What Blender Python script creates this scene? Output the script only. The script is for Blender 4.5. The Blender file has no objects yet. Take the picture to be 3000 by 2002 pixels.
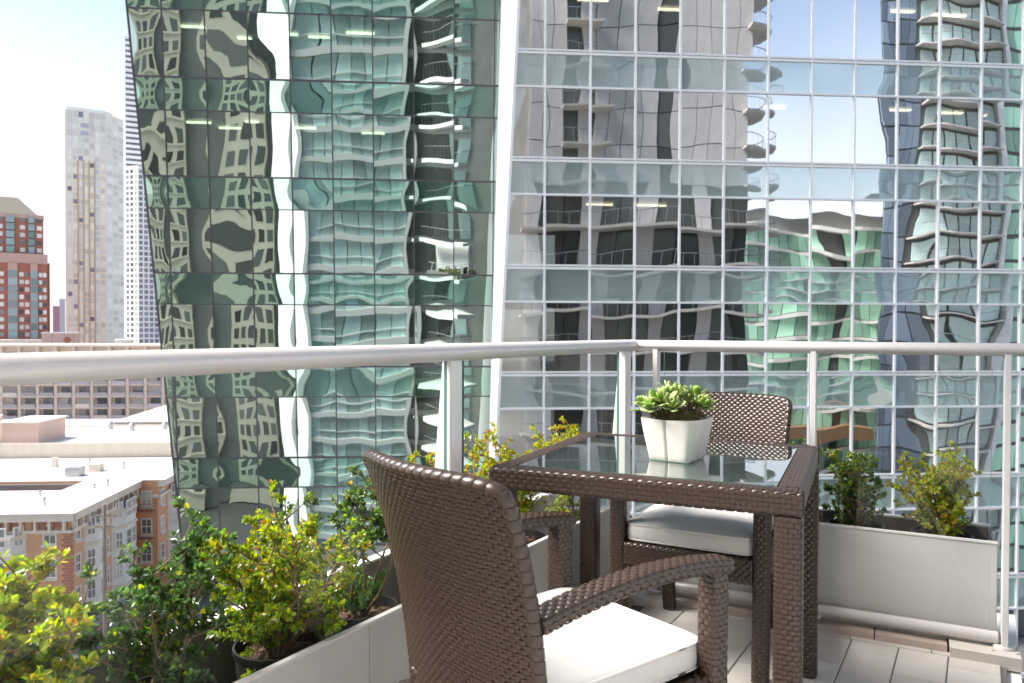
import bpy, math, random
import numpy as np
from mathutils import Vector, Matrix, Euler
R_ = math.radians
EYE = 1.11
GZ = EYE - 36.0            # street level
YAW = R_(4.5)              # city grid is turned by this much from the camera axis
CY, SY = math.cos(YAW), math.sin(YAW)
random.seed(7)
sc = bpy.context.scene
col = sc.collection

# ------------------------------------------------------------------ camera, sky, sun, exposure
cam_d = bpy.data.cameras.new('camera'); cam = bpy.data.objects.new('camera', cam_d); col.objects.link(cam)
cam_d.sensor_width = 36.0; cam_d.lens = 36.0 * 2234.0 / 3000.0
cam.location = (0, 0, EYE)
cam.rotation_mode = 'QUATERNION'
cam.rotation_quaternion = (Euler((R_(90 - 0.83), 0, 0)).to_quaternion() @ Euler((0, 0, 0.003)).to_quaternion())
cam_d.clip_start = 0.05; cam_d.clip_end = 6000
cam_d.dof.use_dof = True; cam_d.dof.focus_distance = 2.1; cam_d.dof.aperture_fstop = 8.0
sc.camera = cam

SUN_AZ = R_(-87.0)         # degrees clockwise from +Y (negative: to the left)
SUN_EL = R_(48.0)
world = bpy.data.worlds.new('World'); sc.world = world; world.use_nodes = True
wn = world.node_tree
sky = wn.nodes.new('ShaderNodeTexSky'); sky.sky_type = 'NISHITA'; sky.sun_disc = False
sky.sun_elevation = SUN_EL; sky.sun_rotation = SUN_AZ
sky.air_density = 0.8; sky.dust_density = 0.3; sky.ozone_density = 1.0
# pale haze that thickens evenly towards the horizon all round
sep = wn.nodes.new('ShaderNodeSeparateXYZ')
wtc = wn.nodes.new('ShaderNodeTexCoord'); wn.links.new(wtc.outputs['Generated'], sep.inputs[0])
hm = wn.nodes.new('ShaderNodeMapRange'); hm.interpolation_type = 'SMOOTHSTEP'
hm.inputs[1].default_value = 0.0; hm.inputs[2].default_value = 0.52; hm.inputs[3].default_value = 0.92; hm.inputs[4].default_value = 0.03
wn.links.new(sep.outputs['Z'], hm.inputs[0])
hx = wn.nodes.new('ShaderNodeMix'); hx.data_type = 'RGBA'; hx.inputs[7].default_value = (4.6, 4.7, 4.85, 1)
wn.links.new(hm.outputs[0], hx.inputs[0]); wn.links.new(sky.outputs[0], hx.inputs[6]); wn.links.new(hx.outputs[2], wn.nodes['Background'].inputs[0])
wn.nodes['Background'].inputs[1].default_value = 0.052
sun_d = bpy.data.lights.new('sun', 'SUN'); sun = bpy.data.objects.new('sun', sun_d); col.objects.link(sun)
sun_d.energy = 2.3; sun_d.angle = R_(36); sun_d.color = (1.0, 0.955, 0.89)
sv = Vector((math.sin(SUN_AZ) * math.cos(SUN_EL), math.cos(SUN_AZ) * math.cos(SUN_EL), math.sin(SUN_EL)))
sun.rotation_mode = 'QUATERNION'; sun.rotation_quaternion = sv.to_track_quat('Z', 'Y')
sun.location = sv * 60
sc.view_settings.view_transform = 'Standard'; sc.view_settings.look = 'None'
sc.view_settings.exposure = 2.62; sc.view_settings.gamma = 1.0
sc.view_settings.use_curve_mapping = False
sc.view_settings.use_white_balance = True; sc.view_settings.white_balance_temperature = 6600; sc.view_settings.white_balance_tint = 10
cy = sc.cycles
cy.use_denoising = True
try: cy.denoiser = 'OPENIMAGEDENOISE'
except Exception: pass
cy.max_bounces = 8; cy.diffuse_bounces = 4; cy.glossy_bounces = 4; cy.transmission_bounces = 4; cy.transparent_max_bounces = 12
cy.caustics_reflective = False; cy.caustics_refractive = False
cy.sample_clamp_indirect = 6.0

# ------------------------------------------------------------------ helpers
def W(s, t, z=0.0):        # city grid -> world
    return Vector((s * CY - t * SY, s * SY + t * CY, z))

class MB:
    """collects geometry for one mesh"""
    def __init__(self): self.v = []; self.f = []; self.m = []
    def quad(self, a, b, c, d, m=0):
        n = len(self.v); self.v += [tuple(a), tuple(b), tuple(c), tuple(d)]; self.f.append((n, n+1, n+2, n+3)); self.m.append(m)
    def poly(self, pts, m=0):
        n = len(self.v); self.v += [tuple(p) for p in pts]; self.f.append(tuple(range(n, n+len(pts)))); self.m.append(m)
    def box(self, x0, x1, y0, y1, z0, z1, m=0):
        if x0 > x1: x0, x1 = x1, x0
        if y0 > y1: y0, y1 = y1, y0
        if z0 > z1: z0, z1 = z1, z0
        n = len(self.v)
        self.v += [(x0,y0,z0),(x1,y0,z0),(x1,y1,z0),(x0,y1,z0),(x0,y0,z1),(x1,y0,z1),(x1,y1,z1),(x0,y1,z1)]
        for f in ((0,3,2,1),(4,5,6,7),(0,1,5,4),(1,2,6,5),(2,3,7,6),(3,0,4,7)):
            self.f.append(tuple(n+i for i in f)); self.m.append(m)
    def prism(self, pts, z0, z1, m=0, mtop=None, mbot=None):
        """pts: ccw plan polygon"""
        k = len(pts); n = len(self.v)
        self.v += [(p[0], p[1], z0) for p in pts] + [(p[0], p[1], z1) for p in pts]
        for i in range(k):
            j = (i+1) % k; self.f.append((n+i, n+j, n+k+j, n+k+i)); self.m.append(m)
        self.f.append(tuple(n+k+i for i in range(k))); self.m.append(m if mtop is None else mtop)
        self.f.append(tuple(n+i for i in reversed(range(k)))); self.m.append(m if mbot is None else mbot)
    def tube(self, path, r, n=8, cap=True, m=0, ry=None, up=(0,0,1)):
        """sweep an ellipse (r sideways, ry along up) along a path; r may be a list"""
        P = [Vector(p) for p in path]; up = Vector(up); rings = []
        for i, p in enumerate(P):
            d = (P[min(i+1, len(P)-1)] - P[max(i-1, 0)]).normalized()
            u = up - d * up.dot(d)
            if u.length < 1e-4: u = Vector((1,0,0)) - d * d.x
            u.normalize(); s = d.cross(u)
            a = r[i] if isinstance(r, (list, tuple)) else r
            b = a if ry is None else ry
            base = len(self.v)
            for k in range(n):
                an = 2*math.pi*k/n
                self.v.append(tuple(p + s*(a*math.cos(an)) + u*(b*math.sin(an))))
            rings.append(base)
        for i in range(len(rings)-1):
            for k in range(n):
                k2 = (k+1) % n
                self.f.append((rings[i]+k, rings[i]+k2, rings[i+1]+k2, rings[i+1]+k)); self.m.append(m)
        if cap:
            self.f.append(tuple(rings[0]+k for k in reversed(range(n)))); self.m.append(m)
            self.f.append(tuple(rings[-1]+k for k in range(n))); self.m.append(m)
    def lathe(self, prof, n=24, c=(0,0,0), m=0):
        base = len(self.v)
        for (r, z) in prof:
            for k in range(n):
                a = 2*math.pi*k/n; self.v.append((c[0]+r*math.cos(a), c[1]+r*math.sin(a), c[2]+z))
        for i in range(len(prof)-1):
            for k in range(n):
                k2 = (k+1) % n; b = base+i*n
                self.f.append((b+k, b+k2, b+n+k2, b+n+k)); self.m.append(m)
    def grid(self, P, nu, nv, m=0):
        """P(i/nu, j/nv) -> point"""
        base = len(self.v)
        for j in range(nv+1):
            for i in range(nu+1): self.v.append(tuple(P(i/nu, j/nv)))
        for j in range(nv):
            for i in range(nu):
                a = base+j*(nu+1)+i; self.f.append((a, a+1, a+nu+2, a+nu+1)); self.m.append(m)
    def mesh(self, name, mats, smooth=False, angle=None):
        me = bpy.data.meshes.new(name)
        me.from_pydata(self.v, [], self.f)
        for mt in (mats if isinstance(mats, (list, tuple)) else [mats]): me.materials.append(mt)
        if any(self.m): me.polygons.foreach_set('material_index', self.m)
        if smooth: me.polygons.foreach_set('use_smooth', [True]*len(me.polygons))
        me.update()
        if angle is not None:
            try: me.set_sharp_from_angle(angle=R_(angle))
            except Exception: pass
        return me
    def build(self, name, mats, parent=None, smooth=False, angle=None):
        return link(name, self.mesh(name, mats, smooth, angle), parent)

def link(name, me, parent=None, loc=None, rot=None):
    o = bpy.data.objects.new(name, me); col.objects.link(o)
    if parent is not None: o.parent = parent
    if loc is not None: o.location = loc
    if rot is not None: o.rotation_euler = rot
    return o
def tag(o, label=None, cat=None, group=None, kind=None):
    if label: o['label'] = label
    if cat: o['category'] = cat
    if group: o['group'] = group
    if kind: o['kind'] = kind
    return o
def thing(name, label, cat, loc=(0,0,0), rz=0.0, group=None):
    o = bpy.data.objects.new(name, None); col.objects.link(o)
    o.location = loc; o.rotation_euler = (0,0,rz); o.empty_display_size = 0.1
    return tag(o, label, cat, group)
def bx(name, mat, parent, *boxes):
    b = MB()
    for q in boxes: b.box(*q)
    return b.build(name, mat, parent)

# ------------------------------------------------------------------ materials
def lin(c):   # sRGB 0-255 -> linear
    return tuple(((x/255)/12.92 if x/255 <= 0.04045 else ((x/255+0.055)/1.055)**2.4) for x in c)
def mat(name, c, rough=0.6, metal=0.0, spec=0.5, var=0.0, vscale=4.0, bump=0.0, bscale=40.0, bdist=0.004, coord='Object', c2=None, coat=0.0, streak=False, rnd=0.0):
    """principled material; var mixes towards c2 (or a darker tone) with noise, bump adds fine relief, rnd varies value by object"""
    m = bpy.data.materials.new(name); m.use_nodes = True
    nt = m.node_tree; p = nt.nodes['Principled BSDF']
    p.inputs['Base Color'].default_value = (*c, 1); p.inputs['Roughness'].default_value = rough
    p.inputs['Metallic'].default_value = metal; p.inputs['Specular IOR Level'].default_value = spec
    if coat: p.inputs['Coat Weight'].default_value = coat
    tc = nt.nodes.new('ShaderNodeTexCoord')
    src = None
    if var:
        n = nt.nodes.new('ShaderNodeTexNoise'); n.inputs['Scale'].default_value = vscale; n.inputs['Detail'].default_value = 6; n.inputs['Roughness'].default_value = 0.62
        if streak:
            mp = nt.nodes.new('ShaderNodeMapping'); mp.inputs['Scale'].default_value = (1, 1, 0.15)
            nt.links.new(tc.outputs[coord], mp.inputs[0]); nt.links.new(mp.outputs[0], n.inputs['Vector'])
        else: nt.links.new(tc.outputs[coord], n.inputs['Vector'])
        rp = nt.nodes.new('ShaderNodeMapRange'); rp.inputs[1].default_value = 0.35; rp.inputs[2].default_value = 0.65
        rp.inputs[3].default_value = 0; rp.inputs[4].default_value = var
        nt.links.new(n.outputs[0], rp.inputs[0])
        mx = nt.nodes.new('ShaderNodeMix'); mx.data_type = 'RGBA'
        mx.inputs[6].default_value = (*c, 1); mx.inputs[7].default_value = (*(c2 or tuple(x*0.55 for x in c)), 1)
        nt.links.new(rp.outputs[0], mx.inputs[0]); src = mx.outputs[2]
    if rnd:
        oi = nt.nodes.new('ShaderNodeObjectInfo'); hs = nt.nodes.new('ShaderNodeHueSaturation')
        rr = nt.nodes.new('ShaderNodeMapRange'); rr.inputs[3].default_value = 1-rnd; rr.inputs[4].default_value = 1+rnd
        nt.links.new(oi.outputs['Random'], rr.inputs[0]); nt.links.new(rr.outputs[0], hs.inputs['Value'])
        if src is not None: nt.links.new(src, hs.inputs['Color'])
        else: hs.inputs['Color'].default_value = (*c, 1)
        src = hs.outputs[0]
    if src is not None: nt.links.new(src, p.inputs['Base Color'])
    if bump:
        n2 = nt.nodes.new('ShaderNodeTexNoise'); n2.inputs['Scale'].default_value = bscale; n2.inputs['Detail'].default_value = 4
        b = nt.nodes.new('ShaderNodeBump'); b.inputs['Strength'].default_value = bump; b.inputs['Distance'].default_value = bdist
        nt.links.new(tc.outputs[coord], n2.inputs['Vector']); nt.links.new(n2.outputs[0], b.inputs['Height']); nt.links.new(b.outputs[0], p.inputs['Normal'])
    return m

def schlick(nt, f0=0.04):
    lw = nt.nodes.new('ShaderNodeLayerWeight'); lw.inputs['Blend'].default_value = 0.5
    pw = nt.nodes.new('ShaderNodeMath'); pw.operation = 'POWER'; pw.inputs[1].default_value = 5.0
    ma = nt.nodes.new('ShaderNodeMath'); ma.operation = 'MULTIPLY_ADD'; ma.inputs[1].default_value = 1-f0; ma.inputs[2].default_value = f0
    nt.links.new(lw.outputs['Facing'], pw.inputs[0]); nt.links.new(pw.outputs[0], ma.inputs[0]); return ma
def facade_glass(name, trans, gloss, base_fac, wob=0.02, wscale=0.8, solid=None, rough=0.003):
    """coated curtain-wall glass: part mirror, part see-through (or opaque back-painted when solid is given), each pane slightly wavy"""
    m = bpy.data.materials.new(name); m.use_nodes = True; nt = m.node_tree
    for n in list(nt.nodes): nt.nodes.remove(n)
    out = nt.nodes.new('ShaderNodeOutputMaterial'); mix = nt.nodes.new('ShaderNodeMixShader')
    if solid is None:
        a = nt.nodes.new('ShaderNodeBsdfTransparent'); a.inputs[0].default_value = (*trans, 1)
    else:
        a = nt.nodes.new('ShaderNodeBsdfPrincipled'); a.inputs['Base Color'].default_value = (*solid, 1); a.inputs['Roughness'].default_value = 0.35
    g = nt.nodes.new('ShaderNodeBsdfGlossy'); g.inputs['Color'].default_value = (*gloss, 1); g.inputs['Roughness'].default_value = rough
    fr = schlick(nt)
    mr = nt.nodes.new('ShaderNodeMapRange'); mr.inputs[3].default_value = base_fac; mr.inputs[4].default_value = 1.0
    nt.links.new(fr.outputs[0], mr.inputs[0]); nt.links.new(mr.outputs[0], mix.inputs[0])
    tc = nt.nodes.new('ShaderNodeTexCoord'); oi = nt.nodes.new('ShaderNodeObjectInfo')
    va = nt.nodes.new('ShaderNodeVectorMath'); va.operation = 'MULTIPLY_ADD'
    cmb = nt.nodes.new('ShaderNodeCombineXYZ')
    for k in range(3): nt.links.new(oi.outputs['Random'], cmb.inputs[k])
    va.inputs[1].default_value = (37.0, 53.0, 71.0)
    nt.links.new(cmb.outputs[0], va.inputs[0]); nt.links.new(tc.outputs['Object'], va.inputs[2])
    n = nt.nodes.new('ShaderNodeTexNoise'); n.inputs['Scale'].default_value = wscale; n.inputs['Detail'].default_value = 0.6
    nt.links.new(va.outputs[0], n.inputs['Vector'])
    b = nt.nodes.new('ShaderNodeBump'); b.inputs['Strength'].default_value = 1.0; b.inputs['Distance'].default_value = wob
    nt.links.new(n.outputs[0], b.inputs['Height']); nt.links.new(b.outputs[0], g.inputs['Normal'])
    nt.links.new(a.outputs[0], mix.inputs[1]); nt.links.new(g.outputs[0], mix.inputs[2]); nt.links.new(mix.outputs[0], out.inputs[0])
    return m
def clear_glass(name, tint=(0.96, 0.98, 0.97), ior=1.5, boost=1.0, rough=0.0):
    m = bpy.data.materials.new(name); m.use_nodes = True; nt = m.node_tree
    for n in list(nt.nodes): nt.nodes.remove(n)
    out = nt.nodes.new('ShaderNodeOutputMaterial'); mix = nt.nodes.new('ShaderNodeMixShader')
    a = nt.nodes.new('ShaderNodeBsdfTransparent'); a.inputs[0].default_value = (*tint, 1)
    g = nt.nodes.new('ShaderNodeBsdfGlossy'); g.inputs['Roughness'].default_value = rough
    fr = schlick(nt)
    mu = nt.nodes.new('ShaderNodeMath'); mu.operation = 'MULTIPLY'; mu.inputs[1].default_value = boost; mu.use_clamp = True
    nt.links.new(fr.outputs[0], mu.inputs[0]); nt.links.new(mu.outputs[0], mix.inputs[0])
    nt.links.new(a.outputs[0], mix.inputs[1]); nt.links.new(g.outputs[0], mix.inputs[2]); nt.links.new(mix.outputs[0], out.inputs[0])
    return m
def emit(name, c, s):
    m = bpy.data.materials.new(name); m.use_nodes = True; p = m.node_tree.nodes['Principled BSDF']
    p.inputs['Base Color'].default_value = (*c, 1); p.inputs['Emission Color'].default_value = (*c, 1); p.inputs['Emission Strength'].default_value = s
    return m

M = dict(
    white_frame = mat('white_frame', (0.93, 0.92, 0.925), 0.35),
    dark_frame = mat('dark_frame', (0.085, 0.07, 0.085), 0.4),
    v_green = facade_glass('green_vision_glass', (0.30, 0.50, 0.42), (0.60, 0.71, 0.66), 0.72, 0.010, 0.45),
    s_green = facade_glass('green_spandrel_glass', None, (0.46, 0.64, 0.56), 0.72, 0.011, 0.45, solid=(0.012, 0.085, 0.055)),
    v_white = facade_glass('clear_vision_glass', (0.45, 0.50, 0.48), (0.97, 0.975, 0.97), 0.78, 0.007, 0.5),
    s_white = facade_glass('pale_spandrel_glass', None, (0.80, 0.88, 0.88), 0.46, 0.011, 0.6, solid=(0.42, 0.52, 0.51)),
    interior = mat('office_interior', (0.16, 0.16, 0.15), 0.9, var=0.5, vscale=0.6),
    ceiling = mat('office_ceiling', (0.35, 0.35, 0.33), 0.9),
    strip_light = emit('ceiling_strip_light', (1.0, 0.86, 0.62), 1.6),
    white_panel = mat('white_metal_panel', (0.82, 0.81, 0.80), 0.4, var=0.12, vscale=0.6, streak=True),
    concrete = mat('concrete', (0.34, 0.34, 0.34), 0.85, var=0.4, vscale=0.5, streak=True),
    asphalt = mat('asphalt', (0.052, 0.051, 0.050), 0.9, var=0.5, vscale=0.4, bump=0.4, bscale=8),
    pavement = mat('pavement_concrete', (0.30, 0.28, 0.27), 0.9, var=0.4, vscale=0.7),
    paint = mat('road_paint', (0.72, 0.71, 0.68), 0.7, var=0.5, vscale=3),
    ground = mat('ground_city', (0.26, 0.25, 0.24), 0.95, var=0.4, vscale=0.02),
)

# ------------------------------------------------------------------ ground and streets
def flat(name, pts, z, m, kind='structure', parent=None):
    b = MB(); b.poly([W(s, t, z) for s, t in pts]); o = b.build(name, m, parent)
    return tag(o, kind=kind) if kind else o
def rect(s0, s1, t0, t1): return [(s0,t0),(s1,t0),(s1,t1),(s0,t1)]
g = flat('ground', rect(-2500, 2500, -1500, 3500), GZ - 0.15, M['ground'])
g['label'] = 'grey city ground far below the balcony'
rd = flat('road', rect(-38, -20, -120, 420), GZ - 0.12, M['asphalt'])
rd2 = flat('road', rect(-320, -38, 64, 82), GZ - 0.12, M['asphalt'])
rd3 = flat('road', rect(-20, 200, 2, 22), GZ - 0.12, M['asphalt'])
def pave(s0, s1, t0, t1):
    b = MB(); b.prism([tuple(W(*q))[:2] for q in rect(s0, s1, t0, t1)], GZ - 0.14, GZ); return tag(b.build('pavement', M['pavement']), kind='structure')
pave(-42.05, -38, 82, 420); pave(-320, -42.05, 82, 87.5); pave(-20, -12.5, 22, 420); pave(-60, -38, 22, 64); pave(-320, -60, 58, 64)
for k in range(26):
    t = 30 + 9*k
    flat('lane_dash', rect(-29.1, -28.9, t, t+3), GZ - 0.116, M['paint'])
for k in range(7):
    flat('crosswalk_bar', rect(-37+2.4*k, -35.9+2.4*k, 83, 86), GZ - 0.116, M['paint'])

# ------------------------------------------------------------------ curtain-wall towers across the street
FLOOR = 3.9; F0 = EYE + 2.34; SPAN = 1.29      # a floor line sits at F0 + 3.9 k, its spandrel hangs below it
PANE = {}
def pane_mesh(key, xl0, xr0, xl1, xr1, h, mt, bow, twist):
    """bowed glass pane; x limits at bottom (0) and top (1); y is outward (negative)"""
    if key is not None and key in PANE: return PANE[key]
    b = MB()
    def P(u, v):
        a = xl0 + (xl1-xl0)*v; c = xr0 + (xr1-xr0)*v
        x = a + (c-a)*u
        k = (1-(2*u-1)**2) * (1-(2*v-1)**2)
        return (x, -bow*k - twist*(2*u-1)*(2*v-1), h*v)
    b.grid(P, 5, 5)
    me = b.mesh('glass_pane', mt, smooth=True)
    if key is not None: PANE[key] = me
    return me
def curtain(tower, name, s_lines, edge, plane_t, lean, k0, k1, mats, bows, frame_mat, mw, md, s_right):
    """one pane object per opening; s_lines: mullion positions, edge(h): slanted left edge, plane_t: depth at eye level"""
    th = math.atan(lean); ct = math.cos(th)
    rng = random.Random(len(name)*13)
    def loc(s, z): return (s, plane_t - lean*(z-EYE), z)
    for k in range(k0, k1):
        zt = F0 + FLOOR*(k+1)
        rows = [(zt-SPAN, zt, 'spandrel_pane', mats[1]), (zt-FLOOR, zt-SPAN, 'window_pane', mats[0])]
        for z0, z1, nm, mt in rows:
            for i in range(len(s_lines)-1):
                a, c = s_lines[i], s_lines[i+1]
                e0, e1 = edge(z0-EYE), edge(z1-EYE)
                if min(e0, e1) > c - 0.03: continue
                h = (z1-z0)/ct
                var = rng.randrange(9)
                bow = bows[0 if nm[0] == 'w' else 1]*(1.05 - 0.85*i/(len(s_lines)-2) if name == 'green' else 1.0); bow = bow * (0.5, 0.8, 1.0, 1.3, 1.6, -0.6, -1.0, 0.25, 1.15)[var]; tw = (0.002, -0.0025, 0.0, 0.004, -0.001, 0.003, -0.004, 0.005, 0.001)[var]
                if max(e0, e1) <= a:
                    me = pane_mesh((name, nm, var, round(c-a,3), i if name == 'green' else 0), 0, c-a, 0, c-a, h, mt, bow, tw)
                else:
                    me = pane_mesh(None, max(0, min(e0-a, c-a)), c-a, max(0, min(e1-a, c-a)), c-a, h, mt, bow, tw)
                link(nm, me, tower, loc(a, z0), (th + rng.gauss(0, 0.0022), 0, rng.gauss(0, 0.0028)))
    zb, zt = F0 + FLOOR*k0, F0 + FLOOR*k1
    # mullions
    for i, s in enumerate(s_lines):
        b = MB(); z0, z1 = zb, zt
        # clip against the slanted edge
        zs = [zb + (zt-zb)*q/60 for q in range(61)]
        ok = [z for z in zs if edge(z-EYE) < s - 0.01]
        if not ok: continue
        z0, z1 = min(ok), max(ok)
        y = 0.0
        b.box(-mw/2, mw/2, -md, 0.03, 0, (z1-z0)/ct)
        o = b.build('mullion', frame_mat, tower); o.location = loc(s, z0); o.rotation_euler = (th,0,0)
    for k in range(k0, k1+1):
        z = F0 + FLOOR*k
        for dz, hh in (((0.042, 0.030), (-0.065, 0.043)) if frame_mat == M['white_frame'] else ((0.0, 0.035),)):
            for_z = z + dz; e = edge(for_z-EYE)
            b = MB(); b.box(e, s_right, -md*1.06, 0.02, -hh, hh); o = b.build('transom', frame_mat, tower); o.location = loc(0, for_z); o.rotation_euler = (th,0,0)
        if k > k0:
            zz = z - SPAN; e = edge(zz-EYE)
            b = MB(); b.box(e, s_right, -md*1.03, 0.02, -mw/2, mw/2); o = b.build('transom', frame_mat, tower); o.location = loc(0, zz); o.rotation_euler = (th,0,0)
    # slanted edge cap
    b = MB(); e0, e1 = edge(zb-EYE), edge(zt-EYE); p0, p1 = loc(e0, zb), loc(e1, zt)
    ew = mw*0.7
    for (x0, x1) in ((-ew, ew),):
        y0, y1 = -md*1.1, 0.1
        b.v += [(p0[0]+x0,p0[1]+y0,zb),(p0[0]+x1,p0[1]+y0,zb),(p0[0]+x1,p0[1]+y1,zb),(p0[0]+x0,p0[1]+y1,zb),
                (p1[0]+x0,p1[1]+y0,zt),(p1[0]+x1,p1[1]+y0,zt),(p1[0]+x1,p1[1]+y1,zt),(p1[0]+x0,p1[1]+y1,zt)]
        for f in ((0,3,2,1),(4,5,6,7),(0,1,5,4),(1,2,6,5),(2,3,7,6),(3,0,4,7)): b.f.append(f); b.m.append(0)
    b.build('edge_trim', frame_mat, tower)

TW, TG = 27.66, 32.66            # depth of the two glass walls in the city grid
LEAN = 0.09
SG = 32.77*SY
# --- pale tower with the white grid
wt = thing('office_tower', 'glass office tower with a square white frame grid and mirrored panes', 'building', (0,0,0), YAW)
SW = 27.75*SY; ws = [SW + 1.176 + 1.67*k for k in range(-2, 14)]
wedge = lambda h: SW - 0.36 + 0.0475*h
curtain(wt, 'white', ws, wedge, TW, 0.0, -4, 4, (M['v_white'], M['s_white']), (0.004, 0.007), M['white_frame'], 0.075, 0.06, ws[-1])
# floors, ceilings and core behind the glass
SR = ws[-1]
for k in range(-4, 5):
    z = F0 + FLOOR*k
    e = wedge(z-EYE) + 0.2
    bx('floor_slab', M['ceiling'], wt, (e+0.6, SR, TW+0.12, TW+12, z-1.25, z-0.05))
bx('core_wall', M['interior'], wt, (SW+2.5, SR, TW+6.5, TW+7, F0-16, F0+16))
for s in (4.4, 9.5, 14.6, 19.8): bx('column', M['concrete'], wt, (SW+s-0.35, SW+s+0.35, TW+1.2, TW+1.9, F0-15.5, F0+15.5))
for (s, k, w, d) in [(3.0, 0, 1.5, 1.6), (4.75, 0, 1.4, 1.6), (2.6, 2, 1.2, 1.4), (5.9, 2, 0.9, 2.0), (10.0, 1, 0.9, 1.5), (14.9, 2, 1.2, 1.4), (17.0, 2, 1.4, 1.6), (14.8, 1, 1.2, 1.4), (17.3, 1, 1.0, 1.6), (19.4, 1, 1.2, 1.8)]:
    z = F0 + FLOOR*(k+1) - SPAN - 0.02
    bx('strip_light', M['strip_light'], wt, (SW+s, SW+s+w, TW+d, TW+d+0.16, z-0.06, z))
# rest of the tower: above, below, sides
bx('upper_glazing', M['s_white'], wt, (wedge(16.5), SR+18, TW+0.05, TW+30, F0+FLOOR*4+0.1, F0+80))
bx('lower_glazing', M['s_white'], wt, (SW-1.2, SR+18, TW+0.3, TW+30, GZ, F0-FLOOR*4-0.1))
bx('side_glazing', M['s_white'], wt, (SR+0.05, SR+18, TW+0.02, TW+30, F0-FLOOR*4-0.08, F0+FLOOR*4+0.08))
# narrow white return between the two towers
b = MB(); zb, zt = F0-FLOOR*4, F0+FLOOR*4
def gt(z): return TG - LEAN*(z-EYE)
b.quad((wedge(zb-EYE), TW, zb), (wedge(zt-EYE), TW, zt), (SG-0.50, gt(zt)+0.2, zt), (SG-1.12, gt(zb)+0.2, zb))
b.build('return_wall', M['white_panel'], wt)
for k in range(-3, 4):
    z = F0 + FLOOR*k
    for (z0, z1) in ((z+0.12, z+FLOOR-SPAN-0.08), (z+FLOOR-SPAN+0.06, z+FLOOR-0.12)):
        for q0, q1 in ((0.10, 0.28), (0.36, 0.54)):
            b = MB()
            def rp(q, zz):
                e = wedge(zz-EYE); f = SG - 0.50 - 0.62*(zt-zz)/(zt-zb)
                return (e + (f-e)*q - 0.012, TW + (gt(zz)+0.2-TW)*q, zz)
            b.quad(rp(q0, z0), rp(q0, z1), rp(q1, z1), rp(q1, z0)); b.build('side_pane', M['v_white'], wt)
# --- green tower that leans towards the street
gtw = thing('office_tower', 'green mirrored glass tower leaning outward with thin dark mullions', 'building', (0,0,0), YAW)
gs = [SG - 7.484 + 1.66*k for k in range(-6, 5)] + [SG-0.62]
gedge = lambda h: SG - 14.65 - 0.062*h
curtain(gtw, 'green', gs, gedge, TG, LEAN, -3, 4, (M['v_green'], M['s_green']), (0.0105, 0.012), M['dark_frame'], 0.045, 0.035, SG-0.62)
for k in range(-3, 5):
    z = F0 + FLOOR*k; tt = gt(z)
    bx('floor_slab', M['ceiling'], gtw, (gedge(z-EYE)+0.9, SG-0.7, tt+0.35, tt+11, z-1.25, z-0.05))
b = MB(); z0, z1 = F0-FLOOR*3, F0+FLOOR*4
b.quad((SG-15.2, gt(z0)+5, z0), (SG-0.7, gt(z0)+5, z0), (SG-0.7, gt(z1)+5, z1), (SG-15.2, gt(z1)+5, z1)); b.build('core_wall', M['interior'], gtw)
for (s, k, w, d) in [(-13.9, 2, 1.0, 1.5), (-13.8, 1, 1.0, 1.5), (-11.3, 1, 0.55, 1.2), (-10.2, 2, 1.0, 2.0), (-12.7, 1, 0.9, 2.3), (-9.4, 1, 0.9, 2.0), (-11.9, 2, 0.6, 2.6), (-7.1, 2, 1.2, 1.6), (-13.7, -3, 1.0, 1.6), (-12.4, -3, 0.9, 2.4), (-8.8, 2, 0.9, 2.2), (-6.6, 1, 1.0, 2.6)]:
    z = F0 + FLOOR*(k+1) - SPAN - 0.03; tt = gt(z)
    bx('strip_light', M['strip_light'], gtw, (SG+s, SG+s+w, tt+d, tt+d+0.15, z-0.07, z))
# upper part, flank and plinth
b = MB(); z0, z1 = F0+FLOOR*4+0.05, F0+80
for (ya, yb) in ((0, 30),):
    e0, e1 = gedge(z0-EYE), gedge(z1-EYE)
    A = [(e0, gt(z0), z0), (SG-0.62, gt(z0), z0), (SG-0.62, gt(z0)+30, z0), (e0, gt(z0)+30, z0), (e1, gt(z1), z1), (SG-0.62, gt(z1), z1), (SG-0.62, gt(z0)+30, z1), (e1, gt(z0)+30, z1)]
    b.v += A
    for f in ((0,3,2,1),(4,5,6,7),(0,1,5,4),(1,2,6,5),(2,3,7,6),(3,0,4,7)): b.f.append(f); b.m.append(0)
b.build('upper_glazing', M['s_green'], gtw)
b = MB(); z0, z1 = F0-FLOOR*3, F0+FLOOR*4
b.quad((gedge(z0-EYE)+0.03, gt(z0)+0.05, z0), (gedge(z1-EYE)+0.03, gt(z1)+0.05, z1), (gedge(z1-EYE)+0.4, gt(z0)+30, z1), (gedge(z0-EYE)+0.4, gt(z0)+30, z0))
b.build('flank_wall', M['dark_frame'], gtw)
bx('soffit', M['concrete'], gtw, (SG-14.1, SG-0.62, gt(z0)-0.02, gt(z0)+28, z0-0.5, z0-0.03))
bx('podium', M['concrete'], gtw, (SG-13.2, SG+3, gt(z0)+2.2, gt(z0)+28, GZ, z0-0.52))

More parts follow.
